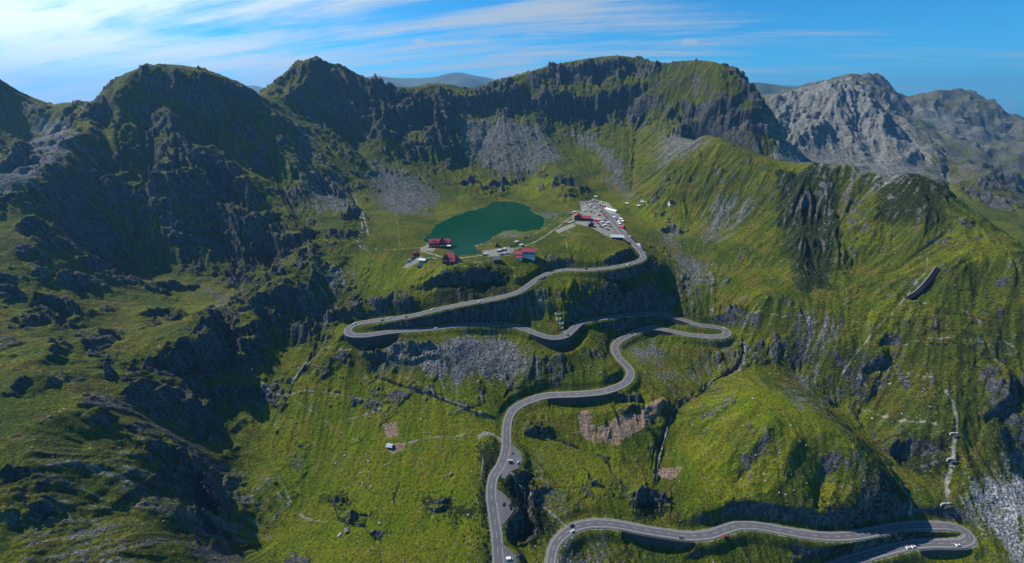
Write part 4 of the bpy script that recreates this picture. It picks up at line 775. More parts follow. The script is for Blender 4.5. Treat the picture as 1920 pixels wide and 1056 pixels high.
# --- two-part inn
h = house('mountain_inn', 'tall two-part inn with red roofs beside the lakeside lane, casting a long shadow', 983, 481, -6, 'inn')
gable_block(h, 7, 2, 22, 12, 10.5, 3.0, R(0), win=6, storeys=3, deep=8, balcony=True); gable_block(h, -10, -1, 14, 12, 6.5, 3.0, R(0), win=4, storeys=2, deep=8, balcony=True, chimney=True); gable_block(h, -8, -9, 11, 5, 2.5, 1.2, R(0), win=3, deep=6)
# --- small houses near the lake
h = house('red_hut', 'small dark red hut at the junction beside the causeway', 780, 478, 12, 'hut'); gable_block(h, 0, 0, 9, 7, 3.2, 2.6, R(70), roof=M_REDROOF, wall=M_WOOD, win=2)
h = house('white_shed', 'white flat-roofed shed below the lakeside junction', 792, 490, -8, 'shed'); gable_block(h, 0, 0, 11, 5.5, 3.0, .8, R(0), roof=M_CANVAS, win=3)
h = house('market_tent', 'violet-blue tarpaulin tent in the grass below the white shed', 787, 500, 20, 'tent'); gable_block(h, 0, 0, 7, 5, 2.0, 1.6, 0, roof=M_BLUE, wall=M_BLUE, win=1)
h = house('brown_hut', 'tiny pointed brown hut alone on the lake peninsula', 932, 462, 25, 'hut'); gable_block(h, 0, 0, 6, 6, 1.2, 6.0, R(60), roof=M_BROWN, wall=M_WOOD, win=1, over=.4)
h = house('purple_cabin', 'dark cabin with purple-grey roof beside the lakeside car park', 930, 489, 15, 'cabin'); gable_block(h, 0, 0, 11, 8, 3.5, 3.2, 0, roof=M_GREYROOF, wall=M_WOOD, win=3)
h = house('stone_chapel', 'little grey hut alone on the grassy shoulder below the red cabin', 832, 513, 30, 'hut'); gable_block(h, 0, 0, 6, 4.5, 2.8, 2.2, 0, roof=M_GREYROOF, wall=M_STONE, win=1)
for px, py, lab in ((968,455,'white kiosk beside the lane on the grassy peninsula side'),(936,471,'white kiosk on the upper edge of the lakeside car park'),(977,461,'white trailer on the lower side of the lane above the inn')):
    h = house('kiosk', lab, px, py, 28, 'kiosk'); gable_block(h, 0, 0, 5.5, 3.2, 2.5, .7, 0, roof=M_CANVAS, win=2)
# --- main hotel at the large car park
h = house('summit_hotel', 'large dark red-roofed hotel with stepped wings beside the main car park', 1090, 413, -10, 'hotel')
gable_block(h, -8, 3, 15, 14, 9, 4.5, R(90), wall=M_DKROOF, win=4, storeys=3, deep=5, chimney=True); gable_block(h, 8, 0, 20, 11, 6.5, 3.5, R(-4), wall=M_DKROOF, win=6, storeys=2, deep=6); gable_block(h, 6, 9, 26, 8, 5.5, 2.5, R(-14), wall=M_WHITEWALL, win=5, deep=5)
one('terrace_roof', lambda bm: box(bm, 16, 36, 4, 8, 2.8, 3.0), M_RED2, h, rz=R(-8)); one('terrace_awning', lambda bm: box(bm, 18, 40, 8.5, 11, 2.4, 2.6), M_CANVAS, h, rz=R(-8))
h = house('dark_chalet', 'dark slate-roofed house just right of the large red hotel', 1108, 425, -4, 'house'); gable_block(h, 0, 0, 13, 10, 5, 4, R(80), roof=M_DKROOF, wall=M_WOOD, win=3, deep=5)
h = house('red_shelter', 'low bright red shelter roof beside the dark slate-roofed house', 1118, 415, -14, 'shelter'); gable_block(h, 0, 0, 12, 5, 2.6, 1.3, 0, roof=M_RED2, wall=M_WOOD, win=3)
h = house('marquee', 'long white canvas marquee along the road by the car park', 1146, 396, -52, 'marquee'); gable_block(h, 0, 0, 30, 9, 3.2, 2.2, 0, roof=M_CANVAS, wall=M_CANVAS, win=5)
for px, py, lab in ((1131,388,'red stall at the far end of the white marquee'),(1136,393,'red stall roof touching the roadside of the white marquee')):
    h = house('red_stall', lab, px, py, -50, 'stall'); gable_block(h, 0, 0, 7, 4, 2.4, 1.0, 0, roof=M_RED2, wall=M_RED2, win=2)
h = house('red_kiosk', 'bright red kiosk at the end of the row of stalls, by the roadside', 1167, 428, -55, 'kiosk'); gable_block(h, 0, 0, 9, 7, 3.2, 2.0, 0, roof=M_RED2, wall=M_RED2, win=3, hip=2)
stall_group = 'market stalls beside the road'
for i, (px, py, mt, lab) in enumerate([(1149,404,M_GREYROOF,'grey-roofed stall next to the white marquee'),(1152,408,M_CANVAS,'white stall second in the row after the marquee'),(1154,411,M_GREYROOF,'grey-roofed stall in the middle of the row, behind a white one'),(1157,414,M_DKROOF,'dark-roofed stall halfway down the row of stalls'),(1160,417,M_CANVAS,'white stall between the dark-roofed stall and the red kiosk'),(1162,421,M_CANVAS,'white stall touching the bright red kiosk'),(1165,412,M_CANVAS,'white stall standing back from the road behind the row'),(1168,416,M_CANVAS,'white stall at the back, uphill of the bright red kiosk')]):
    h = house('stall', lab, px, py, -55, 'stall'); h['group'] = stall_group; gable_block(h, 0, 0, 5, 4, 2.4, .9, 0, roof=mt, wall=M_WOOD, win=1)
for px, py, mt, lab in [(1121,413,M_CANVAS,'white trailer directly above the low bright red shelter'),(1128,418,M_CANVAS,'white trailer right of the low bright red shelter'),(1133,414,M_GREYROOF,'grey trailer at the upper edge of the hotel yard'),(1139,419,M_CANVAS,'white tent at the right edge of the hotel yard'),(1132,424,M_CANVAS,'white tent at the lower edge of the hotel yard'),(1076,399,M_CANVAS,'white awning hut touching the left end of the large red hotel'),(1067,402,M_GREYROOF,'grey hut farthest left of the large red hotel'),(1095,396,M_CANVAS,'white hut behind the large red hotel')]:
    h = house('trailer', lab, px, py, 25, 'trailer'); gable_block(h, 0, 0, 7, 3.6, 2.6, .6, 0, roof=mt, wall=M_WHITEWALL, win=2)
h = house('service_hall', 'pale grey roofed hall with a dark open front beside the road bend', 1157, 448, -8, 'hall')
gable_block(h, 0, 2, 22, 10, 4.5, 2.6, 0, roof=M_ZINC, wall=M_DKROOF, win=0, deep=6, over=1.2); one('pier', lambda bm: box(bm, -12.6, -10.6, -6, -3.9, -6, 4.2), M_CONC, h); one('pier', lambda bm: box(bm, 10.4, 12.2, -6, -3.9, -6, 4.2), M_CONC, h); one('side_wall', lambda bm: box(bm, -14.6, -12.65, -5, 7, -6, 2.2), M_CONC, h)
h = house('rescue_hut', 'small red-topped white hut alone on the green slope above the car park', 1258, 383, 20, 'hut')
gable_block(h, 0, 0, 10, 8, 2.8, 6.0, R(-12), roof=M_RED2, wall=M_WHITEWALL, win=2, over=.7); one('base', lambda bm: box(bm, -6.5, 6.5, -6, 6, -3, -.05), M_CONC, h)
for px, py, lab in ((1204,380,'white cabin on the loop track above the car park'),(1197,387,'white cabin at the lower bend of the loop track'),(1175,383,'tiny white box hut beside the track leaving the car park'),(1117,370,'white hut at the top edge of the main car park')):
    h = house('small_cabin', lab, px, py, -18, 'cabin'); gable_block(h, 0, 0, 6.5, 3.6, 2.5, 1.0, 0, roof=M_CANVAS, win=2)
h = house('shepherd_hut', 'silver-roofed shepherd hut beside bare earth in the valley meadow', 731, 838, -8, 'hut'); gable_block(h, 0, 0, 6.4, 4.0, 2.2, 1.3, 0, roof=M_ZINC, wall=M_WOOD, win=1)
# --- roofless ruin on the slope between the roads
h = house('ruined_building', 'roofless pale concrete ruin stepping down the slope between two roads', 1047, 592, 8, 'ruin')
g0 = h.location.copy()
def ruin_room(cx, cy, L, W, hh, dz):
    def f(bm):
        x, y, t = L/2, W/2, .5
        for q in ((-x,x,-y,-y+t),(-x,x,y-t,y),(-x,-x+t,-y+t+.01,y-t-.01),(x-t,x,-y+t+.01,y-t-.01)): box(bm, q[0], q[1], q[2], q[3], -5, hh)
    o = one('room_walls', f, M_CONC, h, cx, cy, 0); o.location.z = dz
ruin_room(0, 4, 9, 8, 3.2, 0); ruin_room(-1, -6, 6, 5, 2.6, -3.5); ruin_room(1.5, -13, 6, 5, 2.4, -7); ruin_room(-1.5, -20, 6.5, 5, 2.4, -10.5); ruin_room(1, -27, 6, 4.5, 2.2, -13.5)
# --- avalanche wall in one even near-black colour, with pale coping
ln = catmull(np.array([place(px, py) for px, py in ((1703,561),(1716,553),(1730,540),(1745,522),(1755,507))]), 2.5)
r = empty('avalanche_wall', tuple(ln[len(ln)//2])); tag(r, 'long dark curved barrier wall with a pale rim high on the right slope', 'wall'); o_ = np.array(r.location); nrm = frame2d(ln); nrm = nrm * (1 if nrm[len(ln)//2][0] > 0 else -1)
bm = bmesh.new(); strip(bm, [ln + nrm*3.0 - [0,0,6], ln + nrm*3.0 + [0,0,3.4], ln - nrm*2.2 + [0,0,4.6], ln - nrm*2.2 - [0,0,6]]); mesh_obj('barrier', bm, simple('near_black_barrier', (.012, .012, .018), .95, .2, .8, spec=.05), r)
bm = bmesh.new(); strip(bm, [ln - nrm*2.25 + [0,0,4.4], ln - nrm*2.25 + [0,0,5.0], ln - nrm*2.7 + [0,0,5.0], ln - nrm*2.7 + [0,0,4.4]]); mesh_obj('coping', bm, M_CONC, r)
# --- snow fences on the grassy slope: posts with three boards
def fence_panel():
    r = empty('snow_fence', (0,0,0))
    for k in (-2.2, 0, 2.2): one('post', lambda bm: box(bm, k-.12, k+.12, -.12, .12, -1.2, 2.2), M_WOOD, r)
    for k in range(3): one('board', lambda bm: box(bm, -2.6, 2.6, .13, .25, .25+k*.65, .75+k*.65), M_WOOD, r)
    return r
proto = fence_panel(); used = False
def copy_tree(o, parent=None):
    c = o.copy(); COL.objects.link(c)
    if parent: c.parent = parent
    for ch in list(o.children): copy_tree(ch, c)
    return c
for row, lab in [([(1795,545),(1830,553),(1870,573),(1888,590)],'dark wooden snow fence panel in the highest row on the right slope'),([(1768,586),(1800,589),(1832,598),(1862,612)],'dark wooden snow fence panel in the second row on the right slope'),([(1745,618),(1790,620),(1830,632)],'dark wooden snow fence panel in the short row above the double track'),([(1738,646),(1790,644),(1830,660),(1870,682)],'dark wooden snow fence panel in the long curved row under the double track'),([(1770,673),(1805,676),(1842,690)],'dark wooden snow fence panel in the row below the long curved one'),([(1795,724),(1838,736)],'dark wooden snow fence panel in the lowest row on the right slope')]:
    c = catmull(np.array([place(*q) for q in row]), 7.5)
    for a, b in zip(c, c[1:]):
        f = proto if not used else copy_tree(proto); used = True
        m = (a + b) / 2; f.location = (m[0], m[1], float(ground_at(m[0], m[1]))); f.rotation_euler = (0, 0, math.atan2(b[1]-a[1], b[0]-a[0])); tag(f, lab, 'snow fence', 'snow fences on the right slope')
# --- check dams in the stony channel
for px, py, lab in ((1790,813,'highest pale check dam across the stony channel'),(1785,861,'middle pale check dam across the stony channel'),(1774,945,'lowest pale check dam across the stony channel, near the road')):
    h = house('check_dam', lab, px, py, 4, 'dam'); one('weir', lambda bm: [box(bm, -6, -1.6, -.6, .6, -3, 1.8), box(bm, -1.59, 1.59, -.55, .55, -3, .9), box(bm, 1.6, 6, -.6, .6, -3, 1.8)], M_CONC, h); one('apron', lambda bm: box(bm, -3.5, 3.5, -4, -.62, -3, -.1), M_STONE, h)

# ------------------------------------------------------------------ cars
PAINT = {k: simple(k + '_car_paint', c, .35, .03, 1.0, spec=.5) for k, c in dict(white=(.75,.75,.74), silver=(.42,.43,.45), black=(.015,.015,.018), grey=(.13,.135,.145), blue=(.03,.06,.20), red=(.45,.025,.03)).items()}
def loft(bm, prof, w0, w1, z_split, mi):
    """a car side outline pulled across the car, drawn in at the top"""
    rows = []
    for x, z in prof:
        w_ = w0 if z <= z_split else w1
        rows.append([bm.verts.new((x, s_ * w_, z)) for s_ in (-1, 1)])
    n = len(rows)
    for i in range(n): a, b = rows[i], rows[(i + 1) % n]; bm.faces.new((a[0], b[0], b[1], a[1])).material_index = mi
    bm.faces.new([r_[0] for r_ in rows]).material_index = mi; bm.faces.new([r_[1] for r_ in rows][::-1]).material_index = mi
SH = {'car': dict(body=[(-2.15,.35),(-2.2,.75),(-2.05,.95),(-1.3,1.02),(1.0,1.0),(1.95,.82),(2.2,.6),(2.18,.35)], cab=[(-1.95,.96),(-1.45,1.46),(.15,1.48),(.95,1.0)]),
      'van': dict(body=[(-2.7,.35),(-2.75,1.2),(-2.7,2.3),(1.3,2.35),(2.0,1.3),(2.7,1.05),(2.75,.4)], cab=[(.9,1.25),(1.0,2.2),(1.35,2.3),(2.05,1.28)])}
def body_bm(kind, bm, mi): loft(bm, SH[kind]['body'], .92, .92 if kind == 'car' else .95, 1.1, mi)
def cab_bm(kind, bm, mi): k = SH[kind]['cab']; loft(bm, k, .90 if kind == 'car' else .97, .72 if kind == 'car' else .97, 1.1, mi)
def wheel_bm(bm, x, y, mi=0):
    vs = [[bm.verts.new((x + .33 * math.cos(a), y + d, .33 + .33 * math.sin(a))) for a in [i * math.pi / 5 for i in range(10)]] for d in (-.1, .1)]
    for i in range(10): bm.faces.new((vs[0][i], vs[0][(i+1)%10], vs[1][(i+1)%10], vs[1][i])).material_index = mi
    for v in vs: bm.faces.new(v).material_index = mi
def make_car(col, kind='car'):
    r = empty('parked_car' if kind == 'car' else 'parked_van', (0,0,0))
    bm = bmesh.new(); body_bm(kind, bm, 0); mesh_obj('body', bm, PAINT[col], r); bm = bmesh.new(); cab_bm(kind, bm, 0); w_ = mesh_obj('windows', bm, M_GLASS, r)
    if kind == 'car': one('roof', lambda bm: box(bm, -1.4, .1, -.68, .68, 1.481, 1.53), PAINT[col], r)
    for x in (-1.35, 1.35):
        for y in (-.85, .85): bm = bmesh.new(); wheel_bm(bm, x, y); mesh_obj('wheel', bm, M_TYRE, r)
    for y in (-.62, .62): one('headlight', lambda bm: box(bm, 2.12, 2.24, y-.18, y+.18, .58, .76), M_CANVAS, r)
    return r
CARS = {}; SZ = 1.1
def car(col, kind, loc, rz, label, group=None, name=None):
    k = (col, kind)
    if k not in CARS: CARS[k] = make_car(col, kind); o = CARS[k]
    else: o = copy_tree(CARS[k])
    o.location = loc; o.rotation_euler = (0, 0, rz); o.scale = (SZ, SZ, SZ); tag(o, label, 'van' if kind == 'van' else 'car', group)
    if name: o.name = name
    return o
def road_car(c, px, py, col, label, kind='car', side=0.0, back=False):
    i = road_index(c, px, py); i = min(max(i, 1), len(c) - 2); t = c[i+1] - c[i-1]; t /= np.linalg.norm(t[:2]); n = np.array((-t[1], t[0], 0)); p = c[i] + n * side
    car(col, kind, (p[0], p[1], p[2] + .02), math.atan2(t[1], t[0]) + (math.pi if back else 0), label)
road_car(ROAD,668,607,'white','white car rounding the left hairpin bend',side=-2.1); road_car(ROAD,717,600,'black','black car on the upper road just past the left hairpin bend',side=2.2); road_car(ROAD,731,598,'white','white car right behind the black one on the upper road',side=-2.2)
road_car(ROAD,763,591,'grey','grey car on the upper road right of the white and black pair',side=2.2); road_car(ROAD,812,582,'white','white car halfway along the upper road below the dark cliff',side=-2.2); road_car(ROAD,901,564,'white','white car on the upper road near the dark cliff gap',side=2.0)
road_car(ROAD,1099,506,'black','black car on the highest road below the grassy hill',side=-2.0); road_car(ROAD,1053,506,'silver','silver car on the highest road where it starts to bend left',side=2.0); road_car(ROAD,1176,493,'white','white car on the highest road just below the sharp bend',side=2.0)
road_car(ROAD,1356,616,'white','white car in the right hairpin bend',side=2.0); road_car(ROAD,818,614,'white','white car on the middle road right of the left hairpin bend',side=-2.0); road_car(ROAD,1062,626,'grey','grey car in the bend below the ruined building',side=-2.0)
road_car(LOW,1071,990,'white','white car on the outer side of the bottom left bend',side=-2.3); road_car(LOW,1073,987,'black','black car passing the white one in the bottom left bend',side=2.3); road_car(LOW,1353,1000,'red','red car parked on the verge of the lowest road',side=-6.0)
road_car(LOW,1793,1016,'white','white car in the lowest hairpin bend on the right',side=2.2); road_car(LOW,1697,1023,'white','white car followed by another on the lower leg of the lowest bend',side=2.2); road_car(LOW,1708,1021,'white','second white car on the lower leg, nearer the lowest bend',side=2.2); road_car(LOW,1275,1003,'grey','grey car crossing the bridge wall on the lowest road',side=-2.3)
def spot_car(px, py, col, rz, label, kind='car', group=None):
    p = place(px, py); car(col, kind, (p[0], p[1], p[2] + .05), R(rz), label, group)
for px, py, col, rz, lab, kind in [(963,842,'black',10,'topmost of three dark cars side by side in the roadside bay','car'),(963,847,'grey',8,'middle of three dark cars side by side in the roadside bay','car'),(963,852,'black',6,'lowest of three dark cars side by side in the roadside bay','car'),(957,864,'white',5,'white car above the dark one in the roadside bay','car'),(958,868,'black',0,'dark car below the white one in the roadside bay','car'),(971,868,'silver',60,'small silver car at the outer edge of the roadside bay','car'),(945,946,'black',70,'lone black car in the second roadside bay','car'),(955,1049,'white',4,'white camper van parked in the bottom roadside bay','van')]:
    p = bay(px, py, 0 if py < 900 else 1 if py < 1000 else 2); car(col, kind, (p[0], p[1], p[2]), R(rz), lab)
rnd = random.Random(4)
MIX = ['white','silver','black','grey','black','blue','white','black','red','silver','black','grey']
def park(line, n, rz, phrase, group, jit=1.0):
    for i in range(n):
        t = (i + .5) / n; q = np.interp(t, np.linspace(0, 1, len(line)), [l[0] for l in line]), np.interp(t, np.linspace(0, 1, len(line)), [l[1] for l in line])
        col = MIX[rnd.randrange(len(MIX))]; kind = 'van' if rnd.random() < .08 else 'car'
        if kind == 'van': col = 'white'
        spot_car(q[0] + rnd.uniform(-jit, jit), q[1] + rnd.uniform(-.3, .3), col, rz + rnd.uniform(-6, 6), '%s %s %s' % (col, kind, phrase), kind, group)
SZ = 1.3; G1 = 'cars in the main car park'
for k, (a, b, n) in enumerate([((1096,376.5),(1106,374.5),3),((1110,375.5),(1131,381),9),((1108,379),(1120,380.5),5),((1098,381),(1110,381),4),((1100,385),(1117,386),6),((1104,389),(1121,391),6),((1122,384),(1137,388),5)]): park([a, b], n, 100 + rnd.uniform(-8, 8), 'in the %s row of the main car park' % ('far left','top right','second top','second left','third left','lowest left','lower right')[k], G1)
park([(1124,393),(1141,412)], 8, -52, 'along the left kerb of the road through the car park', G1); park([(1104,396),(1126,405)], 8, 20, 'on the paved square by the red hotel', G1); park([(1118,419),(1146,426)], 10, 60, 'in the lower yard behind the red shelter', G1); park([(1124,425),(1142,432)], 7, 60, 'at the lowest edge of the hotel yard', G1)
G2 = 'cars along the road below the stalls'
park([(1174,437),(1184,446),(1195,458),(1206,470)], 14, -55, 'in the line along the kerb below the red kiosk', G2); park([(1209,474),(1214,484)], 5, 20, 'parked nose to tail outside the sharp bend', G2)
G3 = 'cars in the lakeside car park'
park([(931,472),(948,468)], 5, 75, 'in the upper row of the lakeside car park', G3); park([(939,478),(956,475)], 6, 70, 'in the lower row of the lakeside car park', G3); park([(957,464),(968,458)], 4, 30, 'along the lane leading up from the lakeside car park', G3); park([(983,447),(994,443)], 4, 30, 'on the lane near the lake end of the hill', G3); park([(905,479),(915,478)], 2, 10, 'at the left tip of the lakeside car park', G3)
G4 = 'cars near the causeway'
park([(764,491),(778,483)], 5, 20, 'on the track below the small dark red hut', G4); park([(803,486),(814,486)], 3, 5, 'beside the white flat-roofed shed', G4); park([(1056,420),(1080,416)], 7, 30, 'on the lane left of the large red hotel', G1)
G5 = 'cars in the bend above the dark cliff'
park([(1006,528),(1024,519)], 5, 35, 'in the roadside bay at the end of the highest road', G5)

# ------------------------------------------------------------------ stones and bushes
M_ROCK = simple('boulder_stone', (.15, .15, .145), .95, .45, .9); M_ROCKP = simple('pale_boulder_stone', (.30, .30, .275), .95, .3, .9)
def rock_bm(seed, sub=2, squash=.7):
    r_ = random.Random(seed); bm = bmesh.new(); bmesh.ops.create_icosphere(bm, subdivisions=sub, radius=1.0)
    from mathutils import noise as mn
    off = Vector((r_.uniform(0, 50), r_.uniform(0, 50), 3)); sx, sy = r_.uniform(.8, 1.35), r_.uniform(.7, 1.1)
    for v in bm.verts:
        d = v.co.copy(); k = 1 + .45 * mn.noise(d * 1.1 + off) + .22 * mn.noise(d * 2.7 + off); v.co = Vector((d.x * k * sx, d.y * k * sy, d.z * k * squash))
    return bm
RK = []
for i in range(6):
    me = bpy.data.meshes.new('boulder'); bm = rock_bm(i); bm.to_mesh(me); bm.free(); me.materials.append(M_ROCKP if i % 3 else M_ROCK); RK.append(me)
def boulder(px, py, size, label, group=None, k=None, name='boulder'):
    p = place(px, py); me = RK[rnd.randrange(6) if k is None else k]; o = bpy.data.objects.new(name, me); COL.objects.link(o)
    o.location = (p[0], p[1], p[2] + size * .18); o.scale = (size, size, size); o.rotation_euler = (rnd.uniform(-.2, .2), rnd.uniform(-.2, .2), rnd.uniform(0, 6.28)); tag(o, label, 'boulder', group); return o
for px, py, sz, lab in [(730,870,3.2,'large white round boulder below the shepherd hut'),(845,890,4.6,'grey split rock outcrop right of the meadow centre'),(836,893,2.4,'small grey rock touching the split outcrop on its left'),(650,995,6.5,'tall dark-sided outcrop near the bottom of the meadow'),(637,1004,4.0,'lower rock left of the tall dark-sided outcrop'),(708,717,3.0,'dark boulder at the foot of the scree stream'),(705,740,2.2,'lone dark boulder below the one at the scree foot'),(790,786,2.2,'pale boulder right of the brown bare patch'),(785,849,2.0,'pale boulder just right of the bare earth yard'),(516,970,2.4,'lone grey boulder by the pale brook on the left meadow'),(498,989,1.8,'small grey boulder below the lone one by the brook'),(712,981,2.6,'grey boulder under the dark ledge in the meadow'),(878,966,2.4,'flat grey slab low in the right meadow'),(672,1008,2.6,'pale boulder beside the tall dark-sided outcrop'),(880,943,2.4,'pale flat rib of rock near the road edge of the meadow'),(1412,748,3.4,'pale boulder on top of the round green knob'),(1360,753,3.0,'grey boulder on the left shoulder of the green knob'),(1400,780,2.6,'grey boulder in the upper face of the green knob')]:
    boulder(px, py, sz * .46, lab)
def scatter(poly, n, lo, hi, phrase, group):
    xs, ys = [q[0] for q in poly], [q[1] for q in poly]; c = 0
    while c < n:
        px, py = rnd.uniform(min(xs), max(xs)), rnd.uniform(min(ys), max(ys)); ins = False
        for a, b in zip(poly, poly[1:] + poly[:1]):
            if (a[1] > py) != (b[1] > py) and px < (b[0]-a[0]) * (py-a[1]) / (b[1]-a[1]) + a[0]: ins = not ins
        if not ins: continue
        c += 1; boulder(px, py, lo + (hi - lo) * rnd.random() ** 2.5, phrase, group)
scatter([(620,850),(700,850),(720,930),(640,930)], 40, .5, 1.3, 'pale stone in the stone-strewn middle of the valley meadow', 'stones strewn over the meadow')
scatter([(500,750),(900,770),(900,1040),(480,1040)], 60, .5, 1.2, 'pale stone lying singly in the green valley meadow', 'stones strewn over the meadow')
scatter([(1290,780),(1430,740),(1560,830),(1500,940),(1300,930)], 50, .5, 1.3, 'pale stone on the round green knob', 'stones on the green knob')
scatter([(1600,690),(1750,700),(1760,820),(1640,800)], 40, .6, 1.6, 'pale stone on the terraced slope right of the knob', 'stones on the right slope')
scatter([(1180,390),(1300,390),(1320,480),(1230,470)], 30, .7, 1.8, 'grey stone on the grass behind the road bend', 'stones behind the road bend')
# small rubble nobody could count
npr = np.random.RandomState(11)
tm = bpy.data.meshes.new('t'); bmt = bmesh.new(); bmesh.ops.create_icosphere(bmt, subdivisions=1, radius=1.0); tv = np.array([v.co[:] for v in bmt.verts]); tf = np.array([[v.index for v in f.verts] for f in bmt.faces]); bmt.free(); bpy.data.meshes.remove(tm)
wt_ = (np.minimum(scree, 1) * 1.3 + .06 + .30 * sstep(perlin(X / 45, Y / 45, 91) + .4 * perlin(X / 14, Y / 14, 92), .1, .55)) * (slope < 1.6) * (rd > 9) * (lake_d > 3) * (R2 < 1350) * (R2 ** 1.1); pr = wt_.ravel().astype(np.float64); pr /= pr.sum()
N_ = 26000; pick = npr.choice(pr.size, N_, p=pr); jx = npr.uniform(-1, 1, (N_, 2)); sx = X.ravel()[pick] + jx[:, 0]; sy = Y.ravel()[pick] + jx[:, 1]; sz = ground_at(sx, sy)
rad = (.22 + 1.0 * npr.rand(N_) ** 4) * np.clip(R2.ravel()[pick] / 480, .7, 1.35)
vs_ = tv[None] * (1 + npr.uniform(-.3, .3, (N_, len(tv), 1))) * rad[:, None, None] * np.stack([npr.uniform(.7, 1.4, N_), npr.uniform(.7, 1.3, N_), npr.uniform(.5, .9, N_)], 1)[:, None, :] + np.stack([sx, sy, sz], 1)[:, None, :]
me = bpy.data.meshes.new('rubble'); nv_ = N_ * len(tv); me.vertices.add(nv_); me.vertices.foreach_set('co', vs_.astype(np.float32).ravel()); ff = (tf[None] + (np.arange(N_) * len(tv))[:, None, None]).reshape(-1, 3); me.loops.add(ff.size); me.loops.foreach_set('vertex_index', ff.ravel().astype(np.int32)); me.polygons.add(len(ff)); me.polygons.foreach_set('loop_start', np.arange(0, ff.size, 3, dtype=np.int32)); me.update(calc_edges=True); me.materials.append(simple('rubble_stone', (.15, .15, .14), .95, .5, .12))
ro = bpy.data.objects.new('rubble', me); COL.objects.link(ro); tag(ro, kind='stuff')
# dwarf pine bushes: many small leaf faces round a low crown
M_BUSH = simple('dwarf_pine_leaf', (.020, .034, .010), .95, .6, .5); BU = []
for i in range(4):
    r_ = random.Random(50 + i); bm = bmesh.new()
    for k in range(260):
        a = r_.uniform(0, 6.283); e = math.asin(r_.uniform(0, 1)); rr_ = r_.uniform(.45, 1.0) * (1 + .3 * math.sin(a * 3 + i)); c = Vector((rr_ * math.cos(a) * math.cos(e), rr_ * math.sin(a) * math.cos(e), rr_ * math.sin(e) * .7)); q = Vector((r_.gauss(0, 1), r_.gauss(0, 1), r_.gauss(0, 1))).normalized(); u = q.orthogonal().normalized() * r_.uniform(.1, .22); v = q.cross(u)
        bm.faces.new([bm.verts.new(c + u), bm.verts.new(c + v), bm.verts.new(c - u), bm.verts.new(c - v)])
    me = bpy.data.meshes.new('dwarf_pine'); bm.to_mesh(me); bm.free(); me.materials.append(M_BUSH); BU.append(me)
def bushes(poly, n, phrase, lo=1.2, hi=3.0):
    xs, ys = [q[0] for q in poly], [q[1] for q in poly]; c = 0
    while c < n:
        px, py = rnd.uniform(min(xs), max(xs)), rnd.uniform(min(ys), max(ys)); ins = False
        for a, b in zip(poly, poly[1:] + poly[:1]):
            if (a[1] > py) != (b[1] > py) and px < (b[0]-a[0]) * (py-a[1]) / (b[1]-a[1]) + a[0]: ins = not ins
        if not ins: continue
        c += 1; p = place(px, py); sz_ = rnd.uniform(lo, hi); o = bpy.data.objects.new('dwarf_pine', BU[rnd.randrange(4)]); COL.objects.link(o); o.location = p; o.scale = (sz_, sz_, sz_ * .8); o.rotation_euler = (0, 0, rnd.uniform(0, 6.28)); tag(o, phrase, 'bush', 'dwarf pine bushes')
bushes([(930,838),(938,850),(918,885),(912,930),(916,1000),(924,1056),(912,1056),(904,1000),(902,920),(908,880)], 46, 'dark dwarf pine in the strip left of the main road', .9, 2.0)
bushes([(950,890),(985,880),(1010,930),(1030,985),(1005,1020),(965,1000)], 40, 'dark dwarf pine on the shaded cliff right of the main road')
bushes([(1090,545),(1180,535),(1190,580),(1120,586)], 30, 'dark dwarf pine on the cliff between the highest and middle roads', 1.5, 3.5)
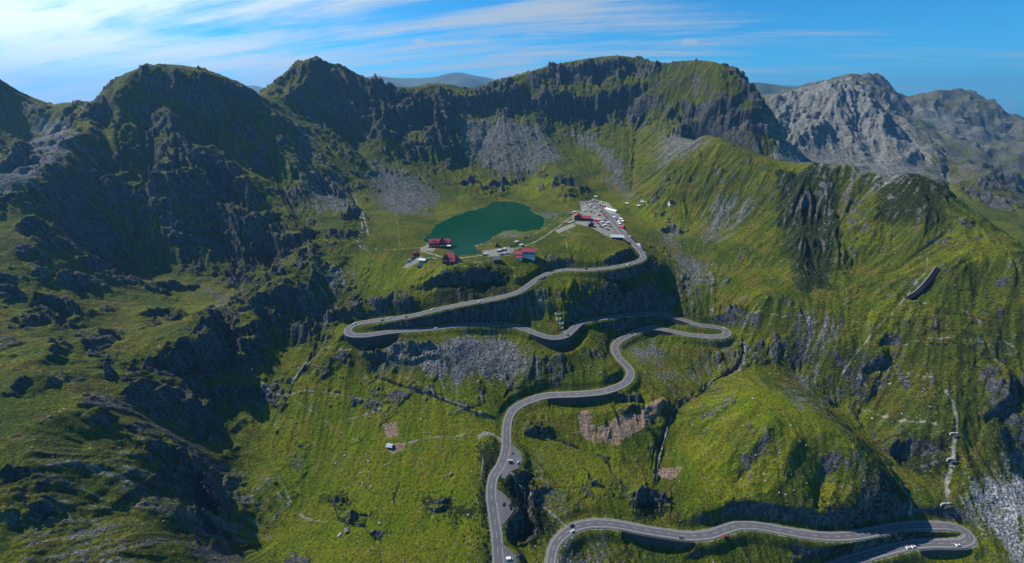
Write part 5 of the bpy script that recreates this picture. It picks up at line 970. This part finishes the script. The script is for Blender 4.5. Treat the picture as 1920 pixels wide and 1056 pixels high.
bushes([(1560,950),(1640,915),(1680,940),(1640,980),(1560,985)], 34, 'dark dwarf pine at the shaded foot of the green knob', 1.2, 2.8); bushes([(1715,840),(1775,825),(1775,870),(1730,885)], 22, 'dark dwarf pine beside the stony channel', 1.2, 2.6); bushes([(1620,1005),(1700,992),(1740,1000),(1690,1018),(1640,1030)], 24, 'dark dwarf pine between the two lowest road legs', 1.0, 2.2); bushes([(1180,940),(1260,940),(1270,970),(1190,975)], 20, 'dark dwarf pine in the stream gully above the lowest road', 1.0, 2.4)

for pts_ in LAYBY:
    bm = bmesh.new(); t_ = [bm.verts.new((p[0], p[1], p[2] - .05)) for p in pts_]; b_ = [bm.verts.new((p[0], p[1], p[2] - 1.5)) for p in pts_]; n_ = len(t_)
    bm.faces.new(t_)
    for i in range(n_): bm.faces.new((t_[i], t_[(i + 1) % n_], b_[(i + 1) % n_], b_[i]))
    tag(mesh_obj('lay_by', bm, M_ASPH), kind='structure')
# last snow on the far peaks
p = at(1808, 213, Z); q_ = at(1812, 216, Z); bm = bmesh.new(); ring = []
for i in range(14):
    a = i / 14 * 6.283; u = 15 * math.cos(a) * (1 + .2 * math.sin(3 * a)); v = 5 * math.sin(a) * (1 + .3 * math.cos(2 * a + 1)); x, y = p[0] + u, p[1] - u * .25 + v; ring.append(bm.verts.new((x, y, float(ground_at(x, y)) + .6)))
c_ = bm.verts.new((p[0], p[1], float(ground_at(p[0], p[1])) + 1.0))
for i in range(14): bm.faces.new((ring[i], ring[(i + 1) % 14], c_))
tag(mesh_obj('snow_field', bm, M_CANVAS), kind='structure')
# ------------------------------------------------------------------ the air
hm, ht = material('haze_air'); pv = ht.new('ShaderNodeVolumePrincipled'); pv.inputs['Density'].default_value = 5.6e-5; pv.inputs['Color'].default_value = rgb(.24, .54, 1.0); pv.inputs['Anisotropy'].default_value = .25
ho = ht.new('ShaderNodeOutputMaterial'); ht.l.new(pv.outputs[0], ho.inputs['Volume'])
bm = bmesh.new(); bmesh.ops.create_cube(bm, size=1.0)
zt = float(max(Z.max(), 820)) + 10; zb = -2600.0
for v in bm.verts: v.co = (v.co.x * 44000, v.co.y * 21500 + 10000, (zt + zb) / 2 + v.co.z * (zt - zb))
me = bpy.data.meshes.new('haze'); bm.to_mesh(me); bm.free(); me.materials.append(hm); hz = bpy.data.objects.new('haze', me); COL.objects.link(hz); tag(hz, kind='stuff')
